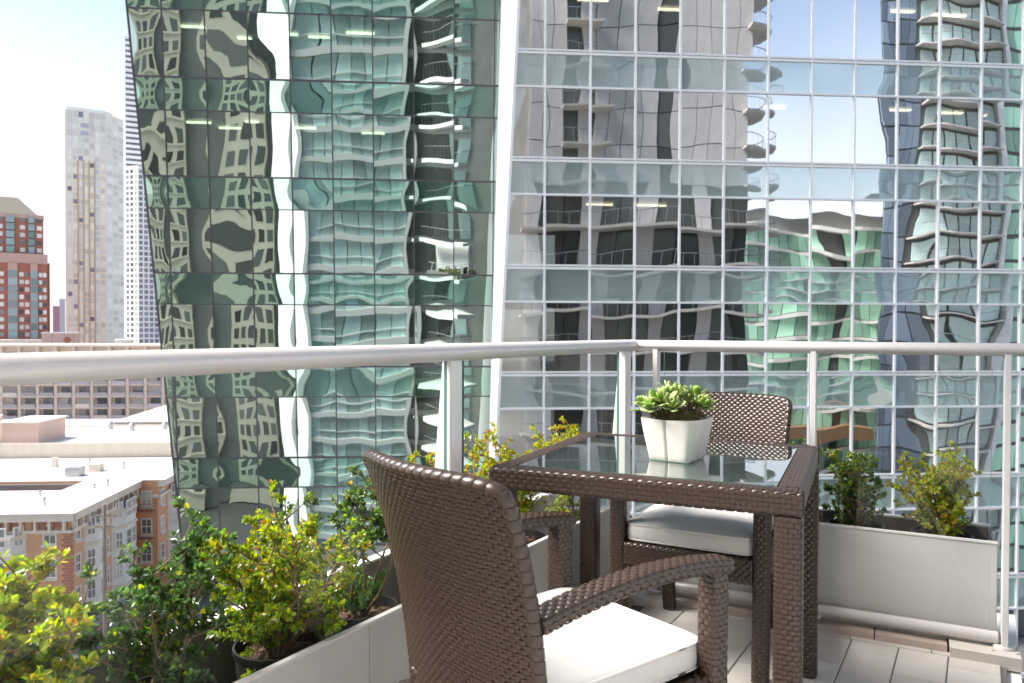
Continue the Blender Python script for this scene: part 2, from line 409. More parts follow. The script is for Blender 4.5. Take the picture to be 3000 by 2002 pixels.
# ------------------------------------------------------------------ the hotel the balcony belongs to, and its neighbours (seen mirrored in the glass)
M.update(
    teal_pane = mat('teal_window', (0.58, 0.74, 0.72), 0.12, var=0.35, vscale=0.5, c2=(0.25, 0.38, 0.37), rnd=0.35),
    dark_pane = mat('dark_window', (0.11, 0.115, 0.11), 0.10, rnd=0.55),
    blue_pane = mat('blue_window', (0.20, 0.26, 0.33), 0.10, rnd=0.5),
    lime_pane = mat('green_window', (0.38, 0.66, 0.50), 0.12, rnd=0.5),
    lilac = mat('lilac_stone', (0.72, 0.70, 0.71), 0.5, var=0.3, vscale=0.8, rnd=0.10),
    cream = mat('cream_stone', (0.60, 0.56, 0.45), 0.8, var=0.3, vscale=0.3, streak=True),
    grey_conc = mat('grey_concrete_panel', (0.17, 0.175, 0.17), 0.8, var=0.4, vscale=0.3, streak=True),
    slab_white = mat('white_slab_edge', (0.86, 0.85, 0.84), 0.6, var=0.15, vscale=0.6),
    slab_grey = mat('grey_slab_edge', (0.60, 0.58, 0.55), 0.7, var=0.3, vscale=0.5),
    timber = mat('timber_soffit', (0.28, 0.17, 0.10), 0.6, var=0.4, vscale=1.5),
    steel = mat('balcony_steel', (0.38, 0.39, 0.40), 0.35, 0.6),
)
BOXM = {}
def box_obj(name, mt, parent, x0, x1, y0, y1, z0, z1):
    """a box as its own object; alike boxes share one mesh"""
    key = (mt.name, round(x1-x0,3), round(y1-y0,3), round(z1-z0,3))
    if key not in BOXM:
        b = MB(); b.box(0, x1-x0, 0, y1-y0, 0, z1-z0); BOXM[key] = b.mesh(name, mt)
    return link(name, BOXM[key], parent, (x0, y0, z0))
HT = -2.4; HF = 3.1
hotel = thing('hotel_building', 'hotel of teal glass and lilac stone carrying the balcony behind the viewer', 'building', (0,0,0), YAW)
KLO, KHI = -11, 12
ztop = HF*KHI
bx('core', M['slab_grey'], hotel, (-12.8, 23.0, HT-18, HT-0.35, GZ, ztop))
b = MB(); b.prism([(-15.3, HT-2.2), (-15.3, HT-18), (-12.75, HT-18), (-12.75, HT+0.45), (-13.2, HT+0.45)][::-1], GZ, ztop); b.build('corner_pier', M['slab_white'], hotel)
bx('corner_pier', M['slab_white'], hotel, (-3.75, -3.35, HT-0.3, HT+0.25, GZ, ztop))
for k in range(KLO, KHI):
    z = HF*k
    box_obj('slab_band', M['slab_white'], hotel, -12.75, -3.75, HT-0.3, HT+0.22, z-0.42, z+0.18)
    box_obj('slab_band', M['slab_white'], hotel, -12.75, -3.75, HT-0.25, HT+0.06, z+0.95, z+1.05)
    for i in range(6):
        box_obj('window_pane', M['teal_pane'], hotel, -12.7+1.49*i, -12.7+1.49*i+1.41, HT-0.2, HT-0.12, z+0.19, z+2.66)
    # recess with balcony doors
    box_obj('balcony_door', M['dark_pane'], hotel, -3.3, -1.4, HT-0.3, HT-0.2, z+0.05, z+2.5)
    box_obj('balcony_door', M['dark_pane'], hotel, -1.3, 0.2, HT-0.3, HT-0.2, z+0.05, z+2.5)
    box_obj('balcony_door', M['teal_pane'], hotel, 0.3, 1.6, HT-0.3, HT-0.2, z+0.05, z+2.5)
# pointed balcony slabs above and below ours
CR = Vector((0.51, 3.19)); EL = Vector((0.525, 0.851)).normalized(); E1 = Vector((0.89, -0.456)).normalized()
NL = Vector((-EL.y, EL.x)); N1 = Vector((-E1.y, E1.x))
def meet(p, d, q, e):
    a = Matrix(((d.x, -e.x), (d.y, -e.y))); r = a.inverted() @ (q - p); return p + d*r.x
outL = CR + NL*0.40; outR = CR + N1*0.36
tip = meet(outL, EL, outR, E1)
rgt = Vector((2.01, 3.03)); rgt_b = rgt - EL*5.4
lft_b = outL - EL*5.4
def to_city(p): return (p.x*CY + p.y*SY, -p.x*SY + p.y*CY)
slab_plan = [to_city(q) for q in (lft_b, rgt_b, rgt, tip)]
up_plan = [to_city(q) for q in (lft_b, lft_b - NL*1.22, tip - NL*1.22 - EL*0.45, tip - EL*0.05)]  # slabs above are cut narrow to let more skylight onto our balcony
bmesh_ = MB(); bmesh_.prism(up_plan, -0.36, -0.05); me_up = bmesh_.mesh('balcony_slab', M['slab_white'])
bmesh_ = MB(); bmesh_.prism(slab_plan, -0.42, -0.05); me_slab = bmesh_.mesh('balcony_slab', M['slab_white'])
bm2 = MB()
ins = [to_city(q) for q in (lft_b + (CR-outL)*0.9, tip + (CR-tip)*0.8, rgt + (CR-outR)*0.9 - E1*0.1)]
bm2.tube([(p[0], p[1], 1.05) for p in ins], 0.03, 6)
for a, b2 in ((0, 1), (1, 2)):
    for q in range(9):
        p = (ins[a][0] + (ins[b2][0]-ins[a][0])*q/9, ins[a][1] + (ins[b2][1]-ins[a][1])*q/9)
        bm2.box(p[0]-0.015, p[0]+0.015, p[1]-0.015, p[1]+0.015, 0, 1.03)
me_rail = bm2.mesh('balcony_rail', M['steel'])
for k in range(KLO+1, KHI):
    if k == 0: continue
    link('balcony_slab', me_up if k > 0 else me_slab, hotel, (0, 0, HF*k)); link('balcony_rail', me_rail, hotel, (0, 0, HF*k))
# stone-clad right wing with joints between panels, dark windows and curved balcony slabs
for k in range(-9, KHI):
    z = HF*k
    for i in range(12):
        s0 = 5.6 + 1.45*i
        win = (i % 5 == 2 and k >= 4) or (k < 4 and i % 3 != 0)
        box_obj('window_pane' if win else 'stone_panel', M['dark_pane'] if win else M['lilac'], hotel, s0, s0+1.39, HT-0.3, HT + (-0.12 if win else 0.0), z-0.3, z+2.72)
    if k < 4: box_obj('slab_band', M['slab_grey'], hotel, 5.0, 23.2, HT-0.2, HT+2.0, z-0.55, z-0.33)
    else: box_obj('slab_band', M['slab_grey'], hotel, 8.3, 11.6, HT-0.2, HT+1.5, z-0.50, z-0.33)
    for (s0, s1, d) in (((5.0, 23.2, 1.95),) if k < 4 else ((8.3, 11.6, 1.45),)):
        b = MB(); b.box(s0, s1, HT+d-0.04, HT+d, z+0.70, z+0.76)
        for q in range(int((s1-s0)/0.9)+1): b.box(s0+0.9*q, s0+0.9*q+0.04, HT+d-0.03, HT+d-0.01, z-0.33, z+0.70)
        b.build('balcony_rail', M['steel'], hotel)
    # rounded corner balconies at the far end
    b = MB(); b.prism([(22.4, HT-6), *[(22.4+3.0*math.sin(a), HT-1.8+3.0*math.cos(a)) for a in [R_(x) for x in (150, 120, 90, 60, 30, 0)]]][::1], z-0.52, z-0.30)
    b.build('balcony_slab', M['slab_grey'], hotel)
    b = MB(); b.tube([(22.4+2.9*math.sin(R_(x)), HT-1.8+2.9*math.cos(R_(x)), z+0.72) for x in range(0, 151, 15)], 0.035, 6)
    for x in range(0, 151, 15): b.tube([(22.4+2.9*math.sin(R_(x)), HT-1.8+2.9*math.cos(R_(x)), z-0.3), (22.4+2.9*math.sin(R_(x)), HT-1.8+2.9*math.cos(R_(x)), z+0.7)], 0.02, 4)
    b.build('balcony_rail', M['steel'], hotel)

def window_grid(tower, mt, s0, ds, n, t, z0, dz, nz, w, h, name='window_pane', depth=0.12, skip=None):
    for j in range(nz):
        for i in range(n):
            if skip and skip(i, j): continue
            box_obj(name, mt, tower, s0+ds*i, s0+ds*i+w, t, t+depth, z0+dz*j, z0+dz*j+h)
# cream stone tower with punched windows
ct = thing('cream_tower', 'cream stone tower with dark square windows mirrored in the green glass', 'building', (0,0,0), YAW)
CTT = -34.0
b = MB(); b.box(-41, -33.2, CTT-16, CTT, GZ, 46); b.box(-28.6, -22.6, CTT-16, CTT, GZ, 52); b.build('wall', M['cream'], ct)
bx('shaft', M['grey_conc'], ct, (-33.15, -28.65, CTT-14, CTT-0.7, GZ, 56)); bx('shaft', M['grey_conc'], ct, (-22.55, -20.2, CTT-14, CTT-1.0, GZ, 44))
for k in range(-11, 15):
    box_obj('ledge', M['cream'], ct, -41.1, -33.15, CTT-0.1, CTT+0.2, 3.2*k-0.2, 3.2*k+0.1)
window_grid(ct, M['dark_pane'], -40.2, 2.5, 3, CTT-0.02, GZ+3, 3.2, 24, 1.5, 1.9, depth=0.06)
window_grid(ct, M['dark_pane'], -27.9, 1.9, 3, CTT-0.02, GZ+3, 3.2, 25, 1.25, 2.1, depth=0.06)
# low green glass block
lg = thing('green_glass_block', 'low green glass block with white curved floor edges', 'building', (0,0,0), YAW)
LT = -44.7
b = MB(); b.prism([(36.5, LT-0.4), (44, LT-18), (62, LT-18), (62, LT-0.4)][::1], GZ, 17.2); b.build('wall', M['grey_conc'], lg)
for k in range(-10, 6):
    z = 3.0*k
    b = MB(); b.prism([(43, LT-17), (62.5, LT-17), *[(62.5-26.5*q/14, LT+0.45+0.6*math.sin(q*0.9+k*0.7)) for q in range(15)]], z-0.25, z+0.22)
    b.build('floor_edge', M['slab_white'], lg)
window_grid(lg, M['lime_pane'], 36.8, 1.8, 14, LT-0.1, -29.7, 3.0, 15, 1.68, 2.5, depth=0.1, skip=lambda i, j: i == 8)
bx('canopy', M['timber'], lg, (36, 56, LT, LT+2.6, -13.2, -11.4))
# tall tower with wrapped balconies
rt = thing('balcony_tower', 'tall grey tower with stacked balconies beside blue glass', 'building', (0,0,0), YAW)
RT = -29.0
b = MB(); b.prism([(49.2, RT-0.3), (60.5, RT-18), (76, RT-18), (76, RT-0.3)], GZ, 62); b.build('wall', M['grey_conc'], rt)
window_grid(rt, M['blue_pane'], 49.3, 1.15, 4, RT-0.25, GZ+4, 3.1, 28, 1.08, 2.9, depth=0.15)
window_grid(rt, M['teal_pane'], 54.6, 2.2, 4, RT-0.25, GZ+4, 3.1, 28, 1.9, 2.3, depth=0.12)
for k in range(28):
    z = GZ + 3.8 + 3.1*k
    b = MB(); b.prism([(54.0, RT-0.2), (63.2, RT-0.2), (63.2, RT+1.2), (60.5, RT+2.0), (56.5, RT+2.0), (54.0, RT+1.2)], z-0.2, z); b.build('balcony_slab', M['slab_grey'], rt)
    b = MB(); b.tube([(63.1, RT+1.1, z+1), (60.5, RT+1.9, z+1), (56.5, RT+1.9, z+1), (54.1, RT+1.1, z+1)], 0.04, 5); b.build('balcony_rail', M['steel'], rt)
bx('corner_pier', M['slab_white'], rt, (63.3, 64.1, RT-0.3, RT+0.5, GZ, 62))
window_grid(rt, M['lime_pane'], 64.4, 1.6, 6, RT-0.25, GZ+4, 3.1, 28, 1.5, 2.6, depth=0.12)

# ------------------------------------------------------------------ balcony: slab, tiles, added bounce wall beside the viewer
M.update(
    tile = mat('floor_tile', (0.60, 0.555, 0.515), 0.55, var=0.45, vscale=7, bump=0.25, bscale=90, bdist=0.001, c2=(0.49, 0.45, 0.415), rnd=0.07),
    grout = mat('grout', (0.15, 0.13, 0.12), 0.9),
    kerb_stone = mat('kerb_stone', (0.47, 0.39, 0.34), 0.6, var=0.4, vscale=14, c2=(0.34, 0.25, 0.21), bump=0.25, bscale=120, bdist=0.001),
    alu = mat('painted_aluminium', (0.62, 0.59, 0.585), 0.38, 0.2, var=0.12, vscale=9),
    alu_post = mat('post_aluminium', (0.74, 0.72, 0.72), 0.36, 0.15, var=0.08, vscale=8),
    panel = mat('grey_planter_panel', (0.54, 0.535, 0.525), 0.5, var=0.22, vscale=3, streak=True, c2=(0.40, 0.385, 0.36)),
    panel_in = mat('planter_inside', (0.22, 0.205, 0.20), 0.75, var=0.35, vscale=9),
    rim = mat('planter_lip', (0.68, 0.66, 0.65), 0.4),
    rail_glass = clear_glass('railing_glass', (0.985, 0.99, 0.987), 1.45, 0.35),
    gasket = mat('black_gasket', (0.03, 0.03, 0.032), 0.6),
    glass_edge = mat('glass_edge', (0.10, 0.20, 0.18), 0.15),
)
fl = MB(); fl.prism([tuple(q) for q in (lft_b, rgt_b, rgt, tip)], -0.34, -0.020)
slab = tag(fl.build('balcony_floor', M['slab_white']), kind='structure'); slab['label'] = 'white balcony slab carrying beige floor tiles'
inner = CR - EL*4.6
REND = CR + E1*1.325
gb = MB(); gb.poly([(*q, -0.0050) for q in (inner, inner + E1*1.33, REND + E1*0.0, CR)]); go = gb.build('grout_bed', M['grout'], slab)
TWD, TLN = 0.152, 0.300
tm = MB(); ch = 0.0025
def tile_mesh(w, l):
    b = MB(); p = [(0,0),(w,0),(w,l),(0,l)]
    q = [(ch,ch),(w-ch,ch),(w-ch,l-ch),(ch,l-ch)]
    b.v = [(x,y,-0.012) for x,y in p] + [(x,y,-0.0022) for x,y in p] + [(x,y,0) for x,y in q]
    for i in range(4):
        j = (i+1) % 4; b.f += [(i,j,4+j,4+i), (4+i,4+j,8+j,8+i)]; b.m += [0,0]
    b.f.append((8,9,10,11)); b.m.append(0)
    b.v = [(E1.x*x + EL.x*y, E1.y*x + EL.y*y, z) for x, y, z in b.v]
    return b.mesh('floor_tile', M['tile'])
TM = {}
rot1 = math.atan2(E1.y, E1.x)
# tile axis: x along the right rail, y back towards the room (along -EL); lattice starts at a joint measured in the photo
J0 = Vector((1.229, 2.735)); gp = 0.0019
for i in range(-7, 3):
    off = 0.245 if i % 2 else 0.095
    for j in range(-1, 9):
        y0, y1 = (0 if j < 0 else off + TLN*j), off + TLN*(j+1)
        if j < 0: y0, y1 = 0.0, off
        base = J0 + E1*(TWD*i) - EL*y1
        # clip to the terrace
        a = (base - CR).dot(E1 - EL*E1.dot(EL))
        w = TWD - gp*2; l = y1 - y0 - gp*2
        cen = base + E1*TWD/2 + EL*(y1-y0)/2
        dl = -(cen - CR).dot(NL); dr = (cen - REND).dot(-NL)
        if dl < 0.05 or dr > 0.02: continue
        x1 = w
        if dr > -0.07: x1 = max(0.03, w - 0.05)
        key = (round(x1,4), round(l,4))
        if key not in TM: TM[key] = tile_mesh(*key)
        link('floor_tile', TM[key], slab, (base.x+E1.x*gp+EL.x*gp, base.y+E1.y*gp+EL.y*gp, 0))
# border tiles and kerb stones along the rail
def along(a, off, z=0.0): p = CR + E1*a + N1*off; return (p.x, p.y, z)
def bar(name, mt, parent, p, d, n, a0, a1, n0, n1, z0, z1):
    """box along direction d from a0 to a1, n0..n1 sideways"""
    b = MB(); c = [p + d*a0 + n*n0, p + d*a1 + n*n0, p + d*a1 + n*n1, p + d*a0 + n*n1]
    b.prism([tuple(q) for q in c], z0, z1); return b.build(name, mt, parent)
jd = (J0 - CR).dot(N1)   # first joint distance inside the rail
cuts = [0.0, 0.20, 0.56, 0.84, 1.10, 1.325]
for a0, a1 in zip(cuts[:-1], cuts[1:]): bar('border_tile', M['tile'], slab, CR, E1, N1, a0+0.002, a1-0.002, jd+0.003, -0.035, -0.012, -0.001)
cuts = [0.05, 0.30, 0.62, 0.92, 1.15]
for a0, a1 in zip(cuts[:-1], cuts[1:]): bar('kerb_stone', M['kerb_stone'], slab, CR, E1, N1, a0+0.002, a1-0.002, -0.045, 0.03, -0.012, 0.022)
cuts = [0.05 + 0.3*k for k in range(13)]
for a0, a1 in zip(cuts[:-1], cuts[1:]): bar('kerb_stone', M['kerb_stone'], slab, CR, -EL, NL, a0+0.002, a1-0.002, -0.045, 0.03, -0.012, 0.022)
bar('post_plinth', M['tile'], slab, CR, E1, N1, 1.155, 1.36, -0.085, 0.045, -0.012, 0.032)
bar('post_plinth', M['tile'], slab, CR, E1, N1, -0.02, 0.16, -0.10, 0.06, -0.012, 0.030)
# pale room wall added out of frame on the right to bounce sun back
wl0 = Vector((1.24, 1.42)); wl1 = wl0 - EL*4.2
b = MB(); b.prism([tuple(q) for q in (wl1, wl1 - NL*0.25, wl0 - NL*0.25, wl0)], -0.019, 2.62)
hw = b.build('bounce_wall', M['slab_white']); tag(hw, 'unseen white room wall added right of the balcony to bounce light', kind='structure')
# ------------------------------------------------------------------ railing
RZ = 1.0495
rail = thing('balcony_railing', 'rounded grey metal balcony railing with clear glass panels', 'railing', (CR.x, CR.y, 0))
def rp2(p): return Vector((p.x - CR.x, p.y - CR.y))
def sweep(name, pts, rx, rz_, mt=None, n=20, **kw):
    b = MB(); b.tube([(q[0]-CR.x, q[1]-CR.y, q[2]) for q in pts], rx, n, ry=rz_); return b.build(name, mt or M['alu'], rail, smooth=True, angle=50)
def pt(p, z): return (p.x, p.y, z)
mit = CR
sweep('handrail', [pt(CR - EL*4.6, RZ), pt(CR - EL*0.004, RZ)], 0.034, 0.0245)
sweep('handrail', [pt(CR + E1*0.004, RZ), pt(CR + E1*1.375, RZ)], 0.034, 0.0225)
b = MB(); b.lathe([(0.0, -0.0225), (0.018, -0.0215), (0.028, -0.013), (0.0315, 0), (0.028, 0.013), (0.018, 0.0215), (0, 0.0225)], 20, (0,0,RZ)); b.build('handrail_joint', M['alu'], rail, smooth=True)
sweep('bottom_rail', [pt(CR + E1*0.10, 0.063), pt(CR + E1*1.30, 0.063)], 0.018, 0.0215)
sweep('bottom_rail', [pt(CR - EL*0.10, 0.063), pt(CR - EL*4.4, 0.063)], 0.018, 0.0215)
def gpanel(p0, p1):
    d = (p1-p0).normalized(); n = Vector((-d.y, d.x))*0.005
    b = MB(); c = [rp2(p0-n), rp2(p1-n), rp2(p1+n), rp2(p0+n)]
    b.prism([tuple(q) for q in c], 0.082, 1.028); b.m = [0, 1, 0, 1, 1, 1]
    b.build('glass_panel', [M['rail_glass'], M['glass_edge']], rail)
gpanel(CR + E1*0.13, CR + E1*0.675); gpanel(CR + E1*0.73, CR + E1*1.275)
gpanel(CR - EL*1.235, CR - EL*0.16); gpanel(CR - EL*2.425, CR - EL*1.315); gpanel(CR - EL*3.55, CR - EL*2.437)
# tapering fin posts on the left run
def fin(p, d, n, w=0.056):
    b = MB(); zs = [(0.02, 0.11), (RZ-0.02, 0.020)]
    v = []
    for z, dep in zs:
        for a, c in ((-w/2, -0.008), (w/2, -0.008), (w/2, dep), (-w/2, dep)):
            q = rp2(p + d*a + n*c); v.append((q.x, q.y, z))
    b.v = v
    for f in ((0,3,2,1),(4,5,6,7),(0,1,5,4),(1,2,6,5),(2,3,7,6),(3,0,4,7)): b.f.append(f); b.m.append(0)
    o = b.build('post', M['alu_post'], rail)
    bv = o.modifiers.new('bevel', 'BEVEL'); bv.width = 0.003; bv.segments = 2; bv.limit_method = 'ANGLE'
    b = MB(); c = [rp2(p + d*(w/2+0.002) + n*0.002), rp2(p + d*(w/2+0.018) + n*0.002), rp2(p + d*(w/2+0.018) + n*0.02), rp2(p + d*(w/2+0.002) + n*0.02)]
    b.prism([tuple(q) for q in c], 0.09, RZ-0.045); b.build('glass_clamp', M['alu_post'], o)
for a in (0.075, 1.275, 2.95, 3.9): fin(CR - EL*a, EL, NL)
def slim(p, w=0.020, dp=0.046):
    b = MB(); c = [rp2(p - E1*w/2 - N1*0.030), rp2(p + E1*w/2 - N1*0.030), rp2(p + E1*w/2 + N1*(dp-0.030)), rp2(p - E1*w/2 + N1*(dp-0.030))]
    b.prism([tuple(q) for q in c], 0.0, RZ-0.015); o = b.build('post', M['alu_post'], rail)
    bv = o.modifiers.new('bevel', 'BEVEL'); bv.width = 0.002; bv.segments = 2
for a in (0.100, 0.705, 1.318): slim(CR + E1*a)
for a in (0.100, 0.705, 1.318):
    q = rp2(CR + E1*a)
    b = MB(); b.lathe([(0.0, 0.012), (0.030, 0.012), (0.034, 0.008), (0.034, 0.0)], 16, (q.x, q.y, 0.0325)); b.build('base_flange', M['alu_post'], rail, smooth=True, angle=40)
for a, sg in ((1.28, 1), (1.35, 1), (0.08, 1)):
    for o_ in (-0.045, 0.02):
        q = rp2(CR + E1*a + N1*o_); b = MB(); b.lathe([(0.0, 0.005), (0.005, 0.004), (0.006, 0.0)], 8, (q.x, q.y, 0.0325)); b.build('screw', M['alu'], rail)

# ------------------------------------------------------------------ planters outside the glass
def planter(name, label, d, n, L, n0, n1, top, back_top, joints):
    t = thing(name, label, 'planter', (CR.x, CR.y, 0), 0, 'metal planters outside the railing')
    def pb(nm, mt, a0, a1, m0, m1, z0, z1):
        b = MB(); c = [rp2(CR + d*a0 + n*m0), rp2(CR + d*a1 + n*m0), rp2(CR + d*a1 + n*m1), rp2(CR + d*a0 + n*m1)]
        # keep ccw
        ar = sum(c[i].x*c[(i+1)%4].y - c[(i+1)%4].x*c[i].y for i in range(4))
        if ar < 0: c = c[::-1]
        b.prism([tuple(q) for q in c], z0, z1); return b.build(nm, mt, t)
    js = [L[0]] + joints + [L[1]]
    for a0, a1 in zip(js[:-1], js[1:]): pb('front_panel', M['panel'], a0+0.0012, a1-0.0012, n0, n0+0.004, 0.02, top-0.003)
    pb('front_lip', M['rim'], L[0], L[1], n0-0.003, n0+0.012, top-0.0025, top+0.004)
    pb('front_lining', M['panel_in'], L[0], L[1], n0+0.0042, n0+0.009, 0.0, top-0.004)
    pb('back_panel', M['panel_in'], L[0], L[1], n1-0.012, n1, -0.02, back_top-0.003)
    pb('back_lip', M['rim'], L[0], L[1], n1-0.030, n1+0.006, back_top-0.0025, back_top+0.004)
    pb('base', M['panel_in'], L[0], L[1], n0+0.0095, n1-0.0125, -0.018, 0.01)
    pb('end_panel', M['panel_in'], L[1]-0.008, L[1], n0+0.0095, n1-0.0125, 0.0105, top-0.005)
    return t
planter('metal_planter', 'long grey metal planter along the left railing', -EL, NL, (-0.05, 4.2), 0.034, 0.375, 0.39, 0.40, [0.56, 1.58, 2.60, 3.62])
planter('metal_planter', 'short grey metal planter along the right railing', E1, N1, (0.08, 1.30), 0.034, 0.315, 0.378, 0.378, [])

# ------------------------------------------------------------------ woven furniture
M.update(
    strand = mat('brown_resin_strand', (0.038, 0.022, 0.0155), 0.33, spec=0.55, var=0.45, vscale=260, c2=(0.082, 0.053, 0.039)),
    under = mat('dark_under_weave', (0.022, 0.014, 0.011), 0.8),
    cushion = mat('white_cushion_fabric', (0.62, 0.61, 0.595), 0.9, spec=0.2, var=0.10, vscale=6, bump=0.55, bscale=9, bdist=0.014),
    piping = mat('cushion_piping', (0.62, 0.61, 0.595), 0.9, spec=0.2),
    table_glass = clear_glass('table_glass', (0.80, 0.88, 0.86), 1.55, 1.8),
    foot = mat('plastic_foot', (0.03, 0.028, 0.027), 0.5),
    ceramic = mat('pale_ceramic', (0.73, 0.665, 0.61), 0.5, var=0.5, vscale=22, c2=(0.80, 0.75, 0.71), bump=0.25, bscale=35, bdist=0.003),
    moss = mat('dry_moss', (0.16, 0.14, 0.055), 0.95, var=0.9, vscale=120, c2=(0.06, 0.055, 0.02), bump=0.9, bscale=150, bdist=0.004),
)
ST_U = ((-0.53, -1.3), (-0.30, 0.75), (0.30, 0.75), (0.53, -1.3))
ST_V = ((-0.47, -0.55), (0.0, 0.30), (0.47, -0.55))
def weave(b, P, U, V, pu, pv, amp, closed=False, rng=None, m=0):
    """cover P(u,v)->(point, normal) with staggered strand lozenges; u in [0,U], v in [0,V] metres"""
    nu = max(1, round(U/pu)); nv = max(1, round(V/pv)); pu = U/nu; pv = V/nv
    rng = rng or random.Random(3)
    for j in range(nv):
        v0 = (j+0.5)*pv
        off = 0.5 if j % 2 else 0.0
        cols_ = range(nu) if closed or off == 0 else range(-1, nu)
        for i in cols_:
            u0 = (i+0.5+off)*pu
            lift = amp*(1+0.25*(rng.random()-0.5)); n0 = len(b.v); dv = (rng.random()-0.5)*0.08*pv
            for a, ha in ST_U:
                u = u0 + a*pu
                if closed: u %= U
                else: u = min(max(u, 0.0), U)
                for c, hc in ST_V:
                    v = min(max(v0 + c*pv + dv, 0.0), V)
                    p, nr = P(u, v)
                    b.v.append(tuple(p + nr*(lift*(ha+hc))))
            for q in range(3):
                for r in range(2):
                    k = n0 + q*3 + r
                    b.f.append((k, k+3, k+4, k+1)); b.m.append(m)
def rrect(w, h, r):
    """rounded rectangle perimeter: f(u) -> x, y, nx, ny ; returns (f, length)"""
    segs = []; a, c = w/2-r, h/2-r
    arc = math.pi*r/2
    pieces = [('l', (a, -h/2), (-1, 0), 0)]
    # go counter-clockwise starting at bottom side
    L = [2*a, arc, 2*c, arc, 2*a, arc, 2*c, arc]; T = sum(L)
    cx = [None, (a, -c), None, (a, c), None, (-a, c), None, (-a, -c)]
    def f(u):
        u %= T
        for i, l in enumerate(L):
            if u <= l or i == 7: break
            u -= l
        if i % 2 == 0:
            s = i//2
            if s == 0: return (-a+u, -h/2, 0, -1)
            if s == 1: return (w/2, -c+u, 1, 0)
            if s == 2: return (a-u, h/2, 0, 1)
            return (-w/2, c-u, -1, 0)
        an = -math.pi/2 + (i//2)*math.pi/2 + u/r
        x, y = cx[i]; return (x + r*math.cos(an), y + r*math.sin(an), math.cos(an), math.sin(an))
    return f, T
def woven_bar(path, w, h, side, r=0.011, pu=0.021, pv=0.0115, amp=0.0015, name='leg', parent=None, taper=1.0, cap=True, lengthwise=False):
    """woven tube of rounded-rect section swept along path; side(d) gives the section x axis"""
    P_ = [Vector(p) for p in path]; ln = [0.0]
    for i in range(1, len(P_)): ln.append(ln[-1] + (P_[i]-P_[i-1]).length)
    f, U = rrect(w, h, r); V = ln[-1]; side = Vector(side)
    def frame(v):
        v = min(max(v, 0), V)
        for i in range(1, len(ln)):
            if v <= ln[i] + 1e-9: break
        q = (v-ln[i-1])/(ln[i]-ln[i-1]); p = P_[i-1].lerp(P_[i], q)
        def tang(k):
            return (P_[min(k+1, len(P_)-1)] - P_[max(k-1, 0)]).normalized()
        d = tang(i-1).lerp(tang(i), q).normalized()
        x = (side - d*side.dot(d)).normalized(); y = d.cross(x)
        return p, x, y
    def S(u, v, inset=0.0):
        p, x, y = frame(v); a, c, nx, ny = f(u); k = 1 + (taper-1)*v/V
        n = (x*nx + y*ny).normalized()
        return p + x*(a*k) + y*(c*k) - n*inset, n
    b = MB()
    nseg = max(1, (len(P_)-1)*2)
    nu = 16; base = len(b.v)
    for j in range(nseg+1):
        for i in range(nu): b.v.append(tuple(S(U*i/nu, V*j/nseg, 0.0016)[0]))
    for j in range(nseg):
        for i in range(nu):
            a = base+j*nu+i; c = base+j*nu+(i+1) % nu; b.f.append((a, c, c+nu, a+nu)); b.m.append(1)
    b.f.append(tuple(base+i for i in reversed(range(nu)))); b.m.append(1)
    b.f.append(tuple(base+nseg*nu+i for i in range(nu))); b.m.append(1)
    if lengthwise:      # strands run along the bar: rows go round it
        weave(b, lambda a, c: S(c, a), V, U, pu, pv, amp, closed=False, rng=random.Random(int(V*1000)))
    else: weave(b, S, U, V, pu, pv, amp, closed=True, rng=random.Random(int(V*1000)))
    return b.build(name, [M['strand'], M['under']], parent, smooth=True)

